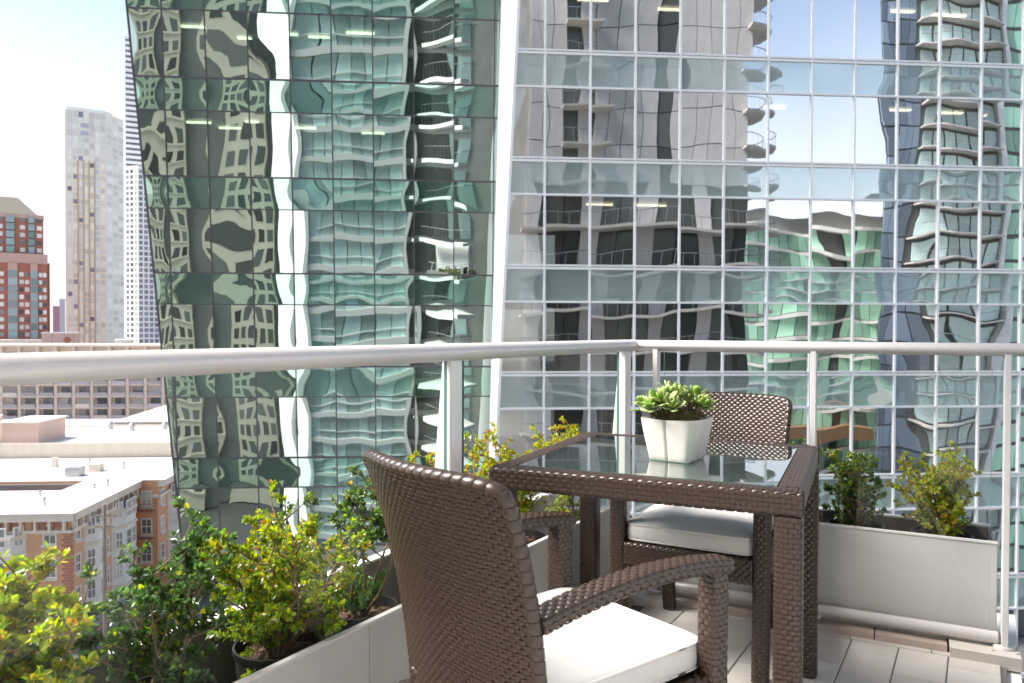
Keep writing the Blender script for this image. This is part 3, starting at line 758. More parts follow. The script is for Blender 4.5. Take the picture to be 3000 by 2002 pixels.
def make_chair(label):
    t = thing('wicker_armchair', label, 'chair', (0,0,0), 0, 'wicker armchairs at the balcony table')
    hw = 0.236
    def back(u, v):      # u -1..1, v 0..1 -> centre surface
        z = 0.30 + 0.555*v
        y = -0.205 - 0.035*v - 0.075*max(v,0)**2.4 - 0.048*(1-u*u)*(0.55+0.45*v)
        x = u*(0.212 + 0.026*v)
        return Vector((x, y, z - 0.012*(abs(u)**6)*max(v,0)**8))
    def bn(u, v):
        e = 0.004; du = back(u+e, v)-back(u-e, v); dv = back(u, v+e)-back(u, v-e)
        return dv.cross(du).normalized()      # points to the rear
    TH = 0.013
    b = MB(); U, V = 0.475, 0.56
    nu, nv = 14, 16
    for sgn in (1, -1):
        base = len(b.v)
        for j in range(nv+1):
            for i in range(nu+1):
                u, v = -1+2*i/nu, j/nv; p = back(u, v) + bn(u, v)*(-sgn*(TH-0.0018)); b.v.append(tuple(p))
        for j in range(nv):
            for i in range(nu):
                a = base+j*(nu+1)+i; q = (a, a+1, a+nu+2, a+nu+1); b.f.append(q if sgn > 0 else q[::-1]); b.m.append(1)
    def face(sgn):
        def P(uu, vv):
            u = -1 + 2*uu/U; v = vv/V; n = bn(u, v)*(-sgn); return back(u, v) + n*TH, n
        return P
    weave(b, face(1), U, V, 0.0225, 0.0093, 0.0018, rng=random.Random(1))
    weave(b, face(-1), U, V, 0.0225, 0.0093, 0.0018, rng=random.Random(2))
    bk = b.build('backrest', [M['strand'], M['under']], t, smooth=True)
    # wrapped rim round the back
    rimp = [back(-1, v/20) for v in range(0, 19)]
    rimp += [back(-1, 0.96), back(-0.985, 0.987), back(-0.95, 1.0)] + [back(-0.95+1.9*i/24, 1.0) for i in range(1, 24)] + [back(0.95, 1.0), back(0.985, 0.987), back(1, 0.96)]
    rimp += [back(1, v/20) for v in range(18, -1, -1)]
    ln = [0.0]
    for i in range(1, len(rimp)): ln.append(ln[-1] + (rimp[i]-rimp[i-1]).length)
    def at(l):
        for i in range(1, len(ln)):
            if l <= ln[i]: break
        q = (l-ln[i-1])/(ln[i]-ln[i-1]); return rimp[i-1].lerp(rimp[i], min(max(q,0),1)), (rimp[min(i+1, len(rimp)-1)] - rimp[max(i-2, 0)]).normalized()
    b = MB(); n = int(ln[-1]/0.024)
    for k in range(n):
        l0, l1 = ln[-1]*k/n, ln[-1]*(k+1)/n
        rings = []
        for q, rr in ((0.02, 0.0125), (0.12, 0.0138), (0.88, 0.0138), (0.98, 0.0125)):
            p, d = at(l0 + (l1-l0)*q)
            u = Vector((0, 1, 0)); u = (u - d*u.dot(d)).normalized(); s = d.cross(u); base = len(b.v); rings.append(base)
            sk = 0.004      # the wrap runs slightly askew
            for m_ in range(10):
                a = 2*math.pi*m_/10; b.v.append(tuple(p + u*(rr*1.08*math.cos(a)) + s*(rr*0.9*math.sin(a)) + d*(sk*math.cos(a))))
        for r0, r1 in zip(rings[:-1], rings[1:]):
            for m_ in range(10):
                m2 = (m_+1) % 10; b.f.append((r0+m_, r0+m2, r1+m2, r1+m_)); b.m.append(0)
    b.build('back_rim', M['strand'], t, smooth=True)
    for s in (-1, 1):
        woven_bar([(s*0.236, 0.238, 0.004), (s*0.238, 0.238, 0.30), (s*0.240, 0.238, 0.615)], 0.050, 0.050, (1,0,0), pu=0.0205, pv=0.0115, name='leg', parent=t)
        woven_bar([(s*0.205, -0.255, 0.004), (s*0.207, -0.225, 0.34)], 0.046, 0.046, (1,0,0), pu=0.0205, pv=0.0115, name='leg', parent=t)
        # arm: rises from the back, gentle arch, ends over the front leg
        pts = [(s*(0.212+0.03*math.sin(math.pi/2*q)), -0.226 + 0.496*q, 0.578 + 0.056*math.sin(math.pi*(0.12+0.66*q)) + 0.004*q) for q in [i/12 for i in range(13)]]
        woven_bar(pts, 0.056, 0.031, (1,0,0), r=0.009, pu=0.022, pv=0.0115, amp=0.0013, name='arm', parent=t, lengthwise=True)
        woven_bar([(s*0.222, -0.205, 0.345), (s*0.235, 0.215, 0.350)], 0.034, 0.085, (1,0,0), name='side_rail', parent=t, pu=0.023, pv=0.0115, lengthwise=True)
    woven_bar([(-0.213, 0.240, 0.350), (0.213, 0.240, 0.350)], 0.040, 0.085, (0,1,0), name='front_rail', parent=t, pu=0.023, pv=0.0115, lengthwise=True)
    woven_bar([(-0.19, -0.222, 0.345), (0.19, -0.222, 0.345)], 0.034, 0.085, (0,1,0), name='rear_rail', parent=t, pu=0.023, pv=0.0115, lengthwise=True)
    bx('seat_deck', M['under'], t, (-0.218, 0.218, -0.20, 0.222, 0.366, 0.384))
    for s in (-1, 1):
        bx('foot', M['foot'], t, (s*0.236-0.018, s*0.236+0.018, 0.220, 0.256, 0.0005, 0.006)); bx('foot', M['foot'], t, (s*0.205-0.017, s*0.205+0.017, -0.272, -0.238, 0.0005, 0.006))
    return t
def copy_tree(o, parent=None):
    c = o.copy(); col.objects.link(c); c.parent = parent
    for ch_ in o.children: copy_tree(ch_, c)
    return c
def place(o, x, y, f, z=0):
    o.location = (x, y, z); o.rotation_euler = (0, 0, math.atan2(-f[0], f[1]))
chair1 = make_chair('brown wicker armchair in front, seen from behind its curved back')
kids = list(chair1.children)
chair2 = copy_tree(chair1)
chair2['label'] = 'brown wicker armchair tucked under the far side of the table'
place(chair1, 0.088, 1.631, (0.785, 0.62)); place(chair2, 0.692, 2.712, (-0.475, -0.88))

def make_cushion(label):
    t = thing('seat_cushion', label, 'cushion', (0,0,0), 0, 'white seat cushions')
    hx, hy0, hy1, h = 0.2135, -0.185, 0.249, 0.062
    def outline(a, k):
        # superellipse plan, wider at the front
        c, s = math.cos(a), math.sin(a); e = 0.16
        x = math.copysign(abs(c)**e, c); y = math.copysign(abs(s)**e, s)
        return Vector((x*hx*k*(1 + 0.02*y), (hy0+hy1)/2 + y*(hy1-hy0)/2*k, 0))
    b = MB(); n = 96
    prof = [(0.0, 0.0), (0.90, 0.0), (0.975, 0.003), (0.997, 0.012), (1.004, 0.026), (1.004, 0.040), (0.997, 0.052), (0.978, 0.0585), (0.93, 0.063), (0.82, 0.0685), (0.6, 0.0735), (0.3, 0.0755), (0.0, 0.076)]
    for k, z in prof:
        for i in range(n):
            a = 2*math.pi*(i+0.5)/n; p = outline(a, k)
            wv = 0.0012*math.sin(a*9+z*90)*(k if k > 0.8 else 0)
            b.v.append((p.x*(1+wv), p.y*(1+wv), z))
    for j in range(len(prof)-1):
        for i in range(n):
            i2 = (i+1) % n; b.f.append((j*n+i, j*n+i2, (j+1)*n+i2, (j+1)*n+i)); b.m.append(0)
    pad = b.build('pad', M['cushion'], t, smooth=True)
    for z, k in ((0.0575, 0.990), (0.006, 0.988)):
        b = MB(); pts = [outline(2*math.pi*(i+0.5)/n, k) + Vector((0,0,z)) for i in range(n)]
        b.tube(pts + [pts[0], pts[1]], 0.0032, 6, cap=False); b.build('piping', M['piping'], t, smooth=True)
    return t
cu1 = make_cushion('white seat cushion on the front wicker armchair'); cu2 = copy_tree(cu1)
cu2['label'] = 'white seat cushion seen under the tabletop on the far armchair'
place(cu1, 0.088, 1.631, (0.785, 0.62), 0.3945); place(cu2, 0.692, 2.712, (-0.475, -0.88), 0.3945)

# ------------------------------------------------------------------ table
TA = R_(-24.5); tx = 0.467; ty = 2.265
tb = thing('wicker_table', 'square brown wicker table with an inset glass top', 'table', (tx, ty, 0), TA)
H = 0.740; hs = 0.400; ap = 0.060
for sx in (-1, 1):
    for sy in (-1, 1):
        woven_bar([(sx*(hs-0.032), sy*(hs-0.032), 0.006), (sx*(hs-0.032), sy*(hs-0.032), H-0.060)], 0.062, 0.062, (1,0,0), pu=0.0215, pv=0.0118, amp=0.0016, name='leg', parent=tb)
        bx('foot', M['foot'], tb, (sx*(hs-0.032)-0.022, sx*(hs-0.032)+0.022, sy*(hs-0.032)-0.022, sy*(hs-0.032)+0.022, 0.0005, 0.0065))
zc = H - 0.030
for s in (-1, 1):
    woven_bar([(-hs+0.0, s*(hs-0.032), zc), (hs-0.0, s*(hs-0.032), zc)], 0.060, 0.058, (0,1,0), r=0.008, pu=0.025, pv=0.0118, amp=0.0015, name='apron', parent=tb, lengthwise=True)
    woven_bar([(s*(hs-0.032), -hs+0.066, zc), (s*(hs-0.032), hs-0.066, zc)], 0.060, 0.058, (1,0,0), r=0.008, pu=0.020, pv=0.0105, amp=0.0012, name='apron', parent=tb, lengthwise=True)
gi = hs - 0.0625
b = MB(); b.box(-gi, gi, -gi, gi, H-0.009, H-0.0005); b.m = [0, 0, 1, 1, 1, 1]
b.build('glass_top', [M['table_glass'], M['glass_edge']], tb)
bx('reflection_sheet', mat('painted_reflection', (0.36, 0.43, 0.41), 0.6), tb, (-gi+0.002, gi-0.002, -gi+0.002, gi-0.002, H-0.016, H-0.0125))  # added pale sheet, its colour stands in for the bright reflection in the glass

# ------------------------------------------------------------------ pot with jade plant
pp = thing('succulent_pot', 'pale ribbed ceramic pot of jade succulents on the table', 'potted plant', (0.478, 2.20, H), R_(-38))
def potr(a, k):
    # square with a crease in the middle of each side
    c, s = math.cos(a), math.sin(a)
    sq = (abs(c)**9 + abs(s)**9)**(-1/9)
    d = abs(((a + math.pi/4) % (math.pi/2)) - math.pi/4)      # 0 at the middle of a side
    return k*sq*(1 - 0.10*math.exp(-abs(d/0.030)**1.0) + 0.0*d)
b = MB(); n = 128
prof = [(0.0, 0.0), (0.0595, 0.0), (0.062, 0.003)] + [(0.062+0.0205*q, 0.003+0.113*q) for q in [i/10 for i in range(1, 11)]] + [(0.0820, 0.1185), (0.0785, 0.1185), (0.0765, 0.114), (0.068, 0.085), (0.0, 0.085)]
for k, z in prof:
    for i in range(n):
        a = 2*math.pi*i/n; r = potr(a, k); zz = z
        if z > 0.1: 
            d = abs(((a + math.pi/4) % (math.pi/2)) - math.pi/4); zz = z + 0.004*(d/0.785) 
        b.v.append((r*math.cos(a), r*math.sin(a), zz))
for j in range(len(prof)-1):
    for i in range(n):
        i2 = (i+1) % n; b.f.append((j*n+i, j*n+i2, (j+1)*n+i2, (j+1)*n+i)); b.m.append(0)
b.build('pot', M['ceramic'], pp, smooth=True, angle=60)
rng = random.Random(11)
b = MB()
for k in range(1500):   # mossy strands heaped on the soil
    a = rng.random()*2*math.pi; r = 0.074*math.sqrt(rng.random()); z = 0.116 + 0.034*math.sqrt(max(0, 1-(r/0.078)**2))*(0.5+0.5*rng.random())
    p = Vector((r*math.cos(a)*1.05, r*math.sin(a)*1.05, z)); d = Vector((rng.gauss(0,1), rng.gauss(0,1), rng.gauss(0,0.7))).normalized()*0.008
    n_ = Vector((rng.gauss(0,1), rng.gauss(0,1), rng.gauss(0,1))).normalized().cross(d).normalized()*0.0009
    b.quad(p-d-n_, p-d+n_, p+d+n_*0.3, p+d-n_*0.3)
b.lathe([(0.0, 0.135), (0.045, 0.131), (0.066, 0.116), (0.069, 0.100)], 20)
tag(b.build('moss', M['moss'], pp), kind='stuff')
def leaf_mat(name, rough=0.32, transl=0.35, spec=0.5):
    m = bpy.data.materials.new(name); m.use_nodes = True; nt = m.node_tree; p = nt.nodes['Principled BSDF']
    at = nt.nodes.new('ShaderNodeAttribute'); at.attribute_name = 'leaf'
    nt.links.new(at.outputs['Color'], p.inputs['Base Color']); p.inputs['Roughness'].default_value = rough; p.inputs['Specular IOR Level'].default_value = spec
    tr = nt.nodes.new('ShaderNodeBsdfTranslucent'); mx = nt.nodes.new('ShaderNodeMixShader'); mx.inputs[0].default_value = transl
    g = nt.nodes.new('ShaderNodeHueSaturation'); g.inputs['Saturation'].default_value = 1.15; g.inputs['Value'].default_value = 1.7
    nt.links.new(at.outputs['Color'], g.inputs['Color']); nt.links.new(g.outputs[0], tr.inputs[0])
    out = nt.nodes['Material Output']
    nt.links.new(p.outputs[0], mx.inputs[1]); nt.links.new(tr.outputs[0], mx.inputs[2]); nt.links.new(mx.outputs[0], out.inputs[0])
    return m
def colour_faces(me, cols_):
    """cols_: one colour per polygon"""
    ca = me.color_attributes.new('leaf', 'FLOAT_COLOR', 'CORNER')
    ls = np.zeros(len(me.polygons), dtype=np.int32); me.polygons.foreach_get('loop_total', ls)
    arr = np.repeat(np.array([(*c, 1.0) for c in cols_], dtype=np.float32), ls, axis=0)
    ca.data.foreach_set('color', arr.ravel())
M['jade'] = leaf_mat('jade_leaf', 0.28, 0.12)
def fat_leaf(b, p, d, up, L, Wd, cols_, c):
    """thick oval leaf"""
    d = d.normalized(); s = d.cross(up).normalized(); n = s.cross(d).normalized(); base = len(b.v); th = 0.0028
    st = [(0.0, 0.16), (0.3, 0.62), (0.62, 1.0), (0.86, 0.78), (1.0, 0.15)]
    for q, w in st:
        c0 = p + d*(L*q) + n*(0.22*L*q*q)
        for k in range(6):
            a = 2*math.pi*k/6; b.v.append(tuple(c0 + s*(Wd/2*w*math.cos(a)) + n*(th*(0.4+0.6*w)*math.sin(a) + 0.12*Wd*w*abs(math.cos(a)))))
    for i in range(4):
        for k in range(6):
            k2 = (k+1) % 6; b.f.append((base+i*6+k, base+i*6+k2, base+i*6+6+k2, base+i*6+6+k)); b.m.append(0)
            edge = 1.25 if k in (2, 5) else 1.0
            cols_.append(tuple(x*edge for x in c))
    b.f.append(tuple(base+24+k for k in range(6))); b.m.append(0); cols_.append(tuple(x*1.5 for x in c))
    b.f.append(tuple(base+k for k in reversed(range(6)))); b.m.append(0); cols_.append(c)
stem_m = mat('jade_stem', (0.16, 0.11, 0.06), 0.7)
heads = []
for k in range(22):
    a = rng.random()*2*math.pi; r = 0.086*math.sqrt(rng.random())
    heads.append((r*math.cos(a)*1.12, r*math.sin(a)*1.0, 0.138 + 0.040*(1-(r/0.10)**2) + rng.uniform(-0.012, 0.012)))
for (x, y, z) in heads:
    b = MB(); cs = []
    out = Vector((x, y, 0)); tilt = (Vector((x*7, y*7, 1))).normalized()
    side = tilt.cross(Vector((rng.gauss(0,1), rng.gauss(0,1), 0.1))).normalized(); oth = tilt.cross(side)
    sh = rng.uniform(0.75, 1.15)
    for ring, (m_, el, sc_) in enumerate(((4, 0.25, 1.0), (4, 0.65, 0.85), (3, 1.1, 0.6))):
        for q in range(m_):
            an = 2*math.pi*q/m_ + ring*0.8 + rng.uniform(-0.2, 0.2)
            d = (side*math.cos(an) + oth*math.sin(an))*math.cos(el) + tilt*math.sin(el)
            L = 0.043*sc_*sh*rng.uniform(0.85, 1.2)
            base_c = rng.choice([(0.22, 0.31, 0.055), (0.32, 0.40, 0.13), (0.14, 0.25, 0.03), (0.42, 0.48, 0.22)])
            fat_leaf(b, Vector((x, y, z)) + tilt*0.006*ring, d, tilt, L, L*0.60, cs, base_c)
    ros = b.build('rosette', M['jade'], pp, smooth=True); colour_faces(ros.data, cs)
    b = MB(); b.tube([(x*0.55, y*0.55, 0.118), (x*0.9, y*0.9, z-0.01), (x, y, z+0.004)], 0.0028, 5); b.build('stem', stem_m, ros)

# ------------------------------------------------------------------ potted shrubs
M.update(
    leaf = leaf_mat('shrub_leaf', 0.24, 0.45, 0.7),
    twig = mat('twig_bark', (0.20, 0.145, 0.09), 0.85, var=0.5, vscale=60),
    black_pot = mat('black_nursery_pot', (0.018, 0.018, 0.019), 0.42),
    soil = mat('bark_soil', (0.085, 0.05, 0.032), 0.95, var=0.8, vscale=90, c2=(0.20, 0.12, 0.075), bump=1.0, bscale=110, bdist=0.006),
)
DARK = [(0.055, 0.11, 0.034), (0.075, 0.14, 0.042), (0.10, 0.175, 0.052), (0.055, 0.095, 0.042)]
MIDG = [(0.13, 0.22, 0.030), (0.17, 0.26, 0.038), (0.10, 0.18, 0.030)]
YELL = [(0.27, 0.34, 0.030), (0.34, 0.38, 0.035), (0.22, 0.32, 0.032), (0.42, 0.40, 0.04)]
ORNG = [(0.42, 0.22, 0.035), (0.34, 0.16, 0.04), (0.40, 0.27, 0.05)]
def add_leaf(b, cs, p, d, n, L, c):
    """folded obovate leaf: 6 verts, 4 tris"""
    s = d.cross(n).normalized(); n = s.cross(d).normalized(); w = L*0.29; base = len(b.v)
    b.v += [tuple(p), tuple(p + d*(L*0.52) - s*w + n*(0.10*L)), tuple(p + d*(L*0.55) - n*(0.03*L)), tuple(p + d*(L*0.52) + s*w + n*(0.10*L)), tuple(p + d*(L*0.88) - s*w*0.62 + n*(0.02*L)), tuple(p + d*(L*0.88) + s*w*0.62 + n*(0.02*L)), tuple(p + d*L - n*(0.06*L))]
    for f in ((0,2,1), (0,3,2), (1,2,4), (3,5,2), (2,6,4), (2,5,6)):
        b.f.append(tuple(base+i for i in f)); b.m.append(0); cs.append(c)
def shrub(pos, label, h, rx, palette, seed, stems=5, dens=1.0, L=0.0165, tip_yellow=0.0, lean=(0,0), trunk=False, pot_r=0.098, spikes=0, low=0.02, shoots=()):
    rng = random.Random(seed)
    PR = 0.352                              # pot rim height above the planter base
    t = thing('potted_shrub', label, 'shrub', (pos.x, pos.y, 0.0105), 0, 'potted shrubs in the planters')
    b = MB(); b.lathe([(0.0, 0.0), (pot_r*0.74, 0.0), (pot_r*0.97, PR-0.02), (pot_r*1.0, PR-0.02), (pot_r*1.035, PR-0.012), (pot_r*1.035, PR), (pot_r*0.985, PR+0.001), (pot_r*0.965, PR-0.015), (pot_r*0.90, PR-0.09)], 40)
    b.build('pot', M['black_pot'], t, smooth=True, angle=40)
    b = MB()
    def so(u, v):
        a = 2*math.pi*u; r = pot_r*0.955*v; return (r*math.cos(a), r*math.sin(a), PR-0.030 + 0.006*math.sin(9*a)*v*(1-v) + 0.004*math.sin(31*u+17*v))
    b.grid(so, 28, 6)
    for k in range(150):                    # bark chips
        a = rng.random()*6.283; r = pot_r*0.9*math.sqrt(rng.random()); p = Vector((r*math.cos(a), r*math.sin(a), PR-0.026+rng.random()*0.006))
        d = Vector((rng.gauss(0,1), rng.gauss(0,1), rng.gauss(0,0.35))).normalized(); n = d.cross(Vector((0,0,1))).normalized()
        q = rng.uniform(0.003, 0.009); b.quad(p-d*q-n*q*0.5, p+d*q-n*q*0.5, p+d*q+n*q*0.5+Vector((0,0,0.002)), p-d*q+n*q*0.5)
    b.build('soil', M['soil'], t)
    z0 = PR - 0.03
    wood = MB(); lf = MB(); cs = []
    def pick(z):
        q = min(1, max(0, (z-z0)/h))
        r = rng.random()
        if r < tip_yellow*q*q*0.28: return rng.choice(ORNG)
        if r < tip_yellow*(0.25+1.1*q): return rng.choice(YELL)
        return rng.choice(palette)
    def leafy(p0, p1, n):
        d = (p1-p0).normalized()
        for k in range(n):
            q = (k+0.6)/n; p = p0.lerp(p1, q)
            ax = Vector((rng.gauss(0,1), rng.gauss(0,1), rng.gauss(0,1))); ax = (ax - d*ax.dot(d)).normalized()
            c = pick(p.z)
            for sg in (1, -1):
                dd = (d*rng.uniform(0.35, 0.9) + ax*sg + Vector((0,0,0.15))).normalized()
                nn = (d + Vector((0,0,0.5)) + Vector((rng.gauss(0,0.3), rng.gauss(0,0.3), rng.gauss(0,0.3)))).normalized()
                sh = rng.uniform(0.75, 1.25)
                add_leaf(lf, cs, p, dd, nn, L*rng.uniform(0.55, 1.25), tuple(x*sh for x in c))
        # tuft at the tip
        for k in range(4):
            ax = Vector((rng.gauss(0,1), rng.gauss(0,1), rng.gauss(0,1))).normalized()
            c = pick(p1.z + 0.03); add_leaf(lf, cs, p1, (d*1.2 + ax*0.7).normalized(), ax.cross(d).normalized(), L*rng.uniform(0.5, 0.9), tuple(x*1.15 for x in c))
    def branch(p, d, length, rad, depth):
        """a wandering branch with side twigs"""
        n = max(3, int(length/0.022)); pts = [p.copy()]; dd = d.normalized()
        for k in range(n):
            dd = (dd + Vector((rng.gauss(0,0.13), rng.gauss(0,0.13), rng.gauss(0,0.08)+0.05))).normalized()
            p = p + dd*(length/n); pts.append(p.copy())
        wood.tube([tuple(q) for q in pts], [rad*(1-0.65*i/n) for i in range(n+1)], 5, cap=False)
        if depth == 0:
            leafy(pts[0], pts[len(pts)//2], int(length*52*dens)+2); leafy(pts[len(pts)//2], pts[-1], int(length*62*dens)+3)
            return
        for k in range(1, n+1):
            if k/n < (0.42 if trunk and depth == 2 else 0.16): continue
            for _ in range(rng.choice((1, 1, 2)) if depth == 2 else rng.choice((0, 1, 1))):
                ax = Vector((rng.gauss(0,1), rng.gauss(0,1), rng.gauss(0.15,0.5))).normalized()
                d2 = (dd*0.55 + ax).normalized()
                l2 = length*(0.42 if depth == 2 else 0.5)*rng.uniform(0.5, 1.0)*(1.15-0.45*k/n)
                branch(pts[k], d2, max(0.022, l2), rad*0.5, depth-1)
        leafy(pts[-2], pts[-1], 4)
    for s in range(stems):
        a = 2*math.pi*(s+rng.uniform(-0.25,0.25))/stems; sp = 0.0 if stems == 1 else rng.uniform(0.35, 1.0)
        d = Vector((math.cos(a)*sp*rx/h*1.25 + lean[0], math.sin(a)*sp*rx/h*1.25 + lean[1], 1.0))
        ln = h*rng.uniform(0.62, 0.86)*(1.0 if s else 1.08)
        branch(Vector((math.cos(a)*0.012, math.sin(a)*0.012, z0)), d, ln, 0.0055, 2)
    for (dx, dy, dz, l) in shoots:          # long side shoots that show in the photograph
        branch(Vector((dx*0.25, dy*0.25, z0 + h*0.25)), Vector((dx, dy, dz)), l, 0.003, 1)
    # low leaves round the base
    for k in range(int(10*dens)):
        a = rng.random()*6.283; d = Vector((math.cos(a), math.sin(a), rng.uniform(0.25, 0.9)))
        branch(Vector((0, 0, z0+low)), d, rx*rng.uniform(0.5, 0.95), 0.002, 0)
    wood.build('stems', M['twig'], t, smooth=True)
    fo = lf.build('foliage', M['leaf'], t); colour_faces(fo.data, cs); fo['kind'] = 'stuff'
    return t
def PLL(a, o=0.185): return CR - EL*a + NL*o
def PRR(a, o=0.165): return CR + E1*a + N1*o
shrub(PLL(2.33), 'yellow green shrub at the far left end of the planter', 0.39, 0.20, MIDG + MIDG + YELL, 1, 8, 1.2, 0.020, 0.75)
shrub(PLL(2.03), 'dark glossy green shrub with long side shoots, second from the left', 0.36, 0.13, DARK + DARK + MIDG[:1], 22, 5, 1.15, 0.019, 0.06, shoots=((-0.9, -0.1, 0.9, 0.20), (0.1, 0.2, 1.0, 0.30)))
shrub(PLL(1.735), 'bushy lime green shrub in a black pot left of the front chair', 0.39, 0.185, MIDG + MIDG + YELL[:2], 3, 10, 1.6, 0.0155, 0.62)
shrub(PLL(1.45), 'dark green shrub with one bare trunk close behind the chair back', 0.45, 0.135, DARK + MIDG[:1], 4, 5, 1.6, 0.0165, 0.12, trunk=True)
shrub(PLL(1.09), 'yellow tipped shrub hidden behind the front chair back', 0.40, 0.16, MIDG + YELL, 5, 4, 0.8, 0.0165, 1.2)
shrub(PLL(0.62), 'orange and yellow leaved shrub behind the left table corner', 0.46, 0.12, MIDG + YELL + ORNG, 6, 4, 0.75, 0.0165, 1.3)
shrub(PLL(0.25, 0.16), 'golden sprigged shrub behind the table beside the corner post', 0.47, 0.14, DARK + MIDG + YELL, 7, 4, 0.8, 0.0165, 1.3, lean=(0.10, 0))
shrub(PRR(0.60), 'small green shrub behind the far armchair', 0.36, 0.12, DARK + MIDG, 8, 4, 0.8, 0.0165, 0.2)
shrub(PRR(0.845), 'dark olive shrub right of the table in the right planter', 0.37, 0.145, DARK + MIDG, 9, 6, 1.1, 0.0165, 0.15, shoots=((0.7, -0.35, 0.55, 0.16),))
shrub(PRR(1.135), 'golden yellow shrub at the right end of the right planter', 0.36, 0.125, MIDG + YELL + YELL + ORNG, 10, 7, 1.15, 0.0165, 0.8)

# ------------------------------------------------------------------ old brick hotel across the junction
M.update(
    brick = mat('orange_brick', (0.58, 0.31, 0.17), 0.85, var=0.35, vscale=1.2, c2=(0.48, 0.22, 0.12)),
    brick_red = mat('red_brick', (0.36, 0.13, 0.08), 0.85, var=0.35, vscale=1.5),
    trim = mat('cream_trim', (0.66, 0.58, 0.48), 0.75, var=0.25, vscale=0.8, streak=True),
    bay_paint = mat('bay_paint', (0.68, 0.66, 0.62), 0.7, var=0.2, vscale=0.8, streak=True),
    roof_white = mat('white_roof_membrane', (0.62, 0.585, 0.55), 0.8, var=0.15, vscale=0.15),
    sash = mat('white_sash', (0.72, 0.70, 0.67), 0.5),
    pane = mat('window_glass', (0.10, 0.10, 0.11), 0.06, spec=0.8, rnd=0.7),
    curtain_pane = mat('curtained_window', (0.42, 0.40, 0.37), 0.15, rnd=0.3),
    awning = mat('grey_awning', (0.22, 0.21, 0.25), 0.8), awning_green = mat('green_awning', (0.02, 0.20, 0.09), 0.8), dark_void = mat('shop_dark', (0.03, 0.028, 0.03), 0.5),
    pole = mat('wooden_pole', (0.24, 0.19, 0.15), 0.9, var=0.4, vscale=2, streak=True),
    pinkwall = mat('pink_stucco', (0.60, 0.42, 0.35), 0.85, var=0.15, vscale=0.3),
)
vb = thing('brick_corner_building', 'old orange brick corner building with white bay windows and a deep cornice', 'building', W(-42, 87.4, GZ), YAW)
RH = 15.9
def wall_box(*a): return bx('wall', M['brick'], vb, a)
wall_box(-26, 0, 0, 11.5, 0, RH-0.11)
wall_box(-6.5, 0, 11.52, 17.7, 0, RH-0.11)
wall_box(-30, 2.8, 17.72, 36, 0, RH-0.11)
bx('light_well_wall', M['grey_conc'], vb, (-26, -6.52, 17.3, 17.7, 0, RH-0.4))
# roofs with cornice
def roof(x0, x1, y0, y1, z=RH):
    bx('roof', M['roof_white'], vb, (x0, x1, y0, y1, z-0.10, z))
roof(-26, 0.9, -0.9, 11.5); roof(-6.5, 0.9, 11.52, 17.7); roof(-30, 3.7, 17.72, 36)
for (x0, x1, y0, y1) in ((-26, 0.75, -0.75, -0.02), (0.02, 0.75, -0.72, 17.68), (2.82, 3.55, 17.72, 36)):
    bx('cornice', M['trim'], vb, (x0, x1, y0, y1, RH-0.95, RH-0.105))
for (x0, x1, y0, y1) in ((-26, 0.35, -0.35, -0.02), (0.02, 0.35, -0.32, 17.7), (2.82, 3.15, 17.74, 36), (0.4, 2.8, 17.4, 17.7)):
    bx('frieze', M['trim'], vb, (x0, x1, y0, y1, RH-2.35, RH-2.0)); 
for k in range(17):
    box_obj('bracket', M['trim'], vb, -0.55-1.5*k, -0.30-1.5*k, -0.6, -0.02, RH-1.95, RH-0.97)
for k in range(12):
    box_obj('bracket', M['trim'], vb, 0.02, 0.6, 0.3+1.5*k, 0.55+1.5*k, RH-1.95, RH-0.97)
for k in range(11):
    box_obj('frieze_panel', M['brick_red'], vb, -1.7-2.3*k, -0.2-2.3*k, -0.12, -0.01, RH-1.9, RH-1.05)
for k in range(7):
    box_obj('frieze_panel', M['brick_red'], vb, 0.01, 0.12, 0.6+2.4*k, 2.1+2.4*k, RH-1.9, RH-1.05)
# quoins in darker brick at the corner
for k in range(28):
    box_obj('quoin', M['brick_red'], vb, -0.9 if k % 2 else -0.6, 0.015, -0.03, 0.6 if k % 2 else 0.9, 4.4+0.33*k, 4.4+0.33*k+0.26)
def window(parent, x, y, z, w, h, face, mt=None, sill=True):
    """sash window; face '-y' or '+x': frame, two panes, sill"""
    key = ('win', round(w,2), round(h,2))
    if key not in BOXM:
        b = MB(); f = 0.14
        b.box(-w/2-f, -w/2, -0.10, 0.02, 0, h); b.box(w/2, w/2+f, -0.10, 0.02, 0, h); b.box(-w/2-f, w/2+f, -0.10, 0.02, h, h+f); b.box(-w/2-f, w/2+f, -0.10, 0.02, -f, 0)
        b.box(-w/2, w/2, -0.08, 0.02, h*0.5-0.05, h*0.5+0.05); b.box(-0.035, 0.035, -0.07, 0.02, 0, h)
        BOXM[key] = b.mesh('window', M['sash'])
        b = MB(); b.box(-w/2, w/2, -0.035, -0.005, 0, h); BOXM[key+('p',)] = b.mesh('pane', M['pane'])
        b = MB(); b.box(-w/2, w/2, -0.035, -0.005, 0, h); BOXM[key+('c',)] = b.mesh('pane', M['curtain_pane'])
        b = MB(); b.box(-w/2-0.3, w/2+0.3, -0.25, -0.005, -0.40, -0.16); BOXM[key+('s',)] = b.mesh('sill', M['trim'])
    rz = 0 if face == '-y' else (math.pi/2 if face == '+x' else face)
    o = link('window', BOXM[key], parent, (x, y, z), (0, 0, rz))
    link('pane', BOXM[key+('c' if mt else 'p',)], o)
    if sill: link('sill', BOXM[key+('s',)], o)
    return o
rw = random.Random(5)
ROWS = (5.0, 8.7, 12.4)
ROWH = 1.9
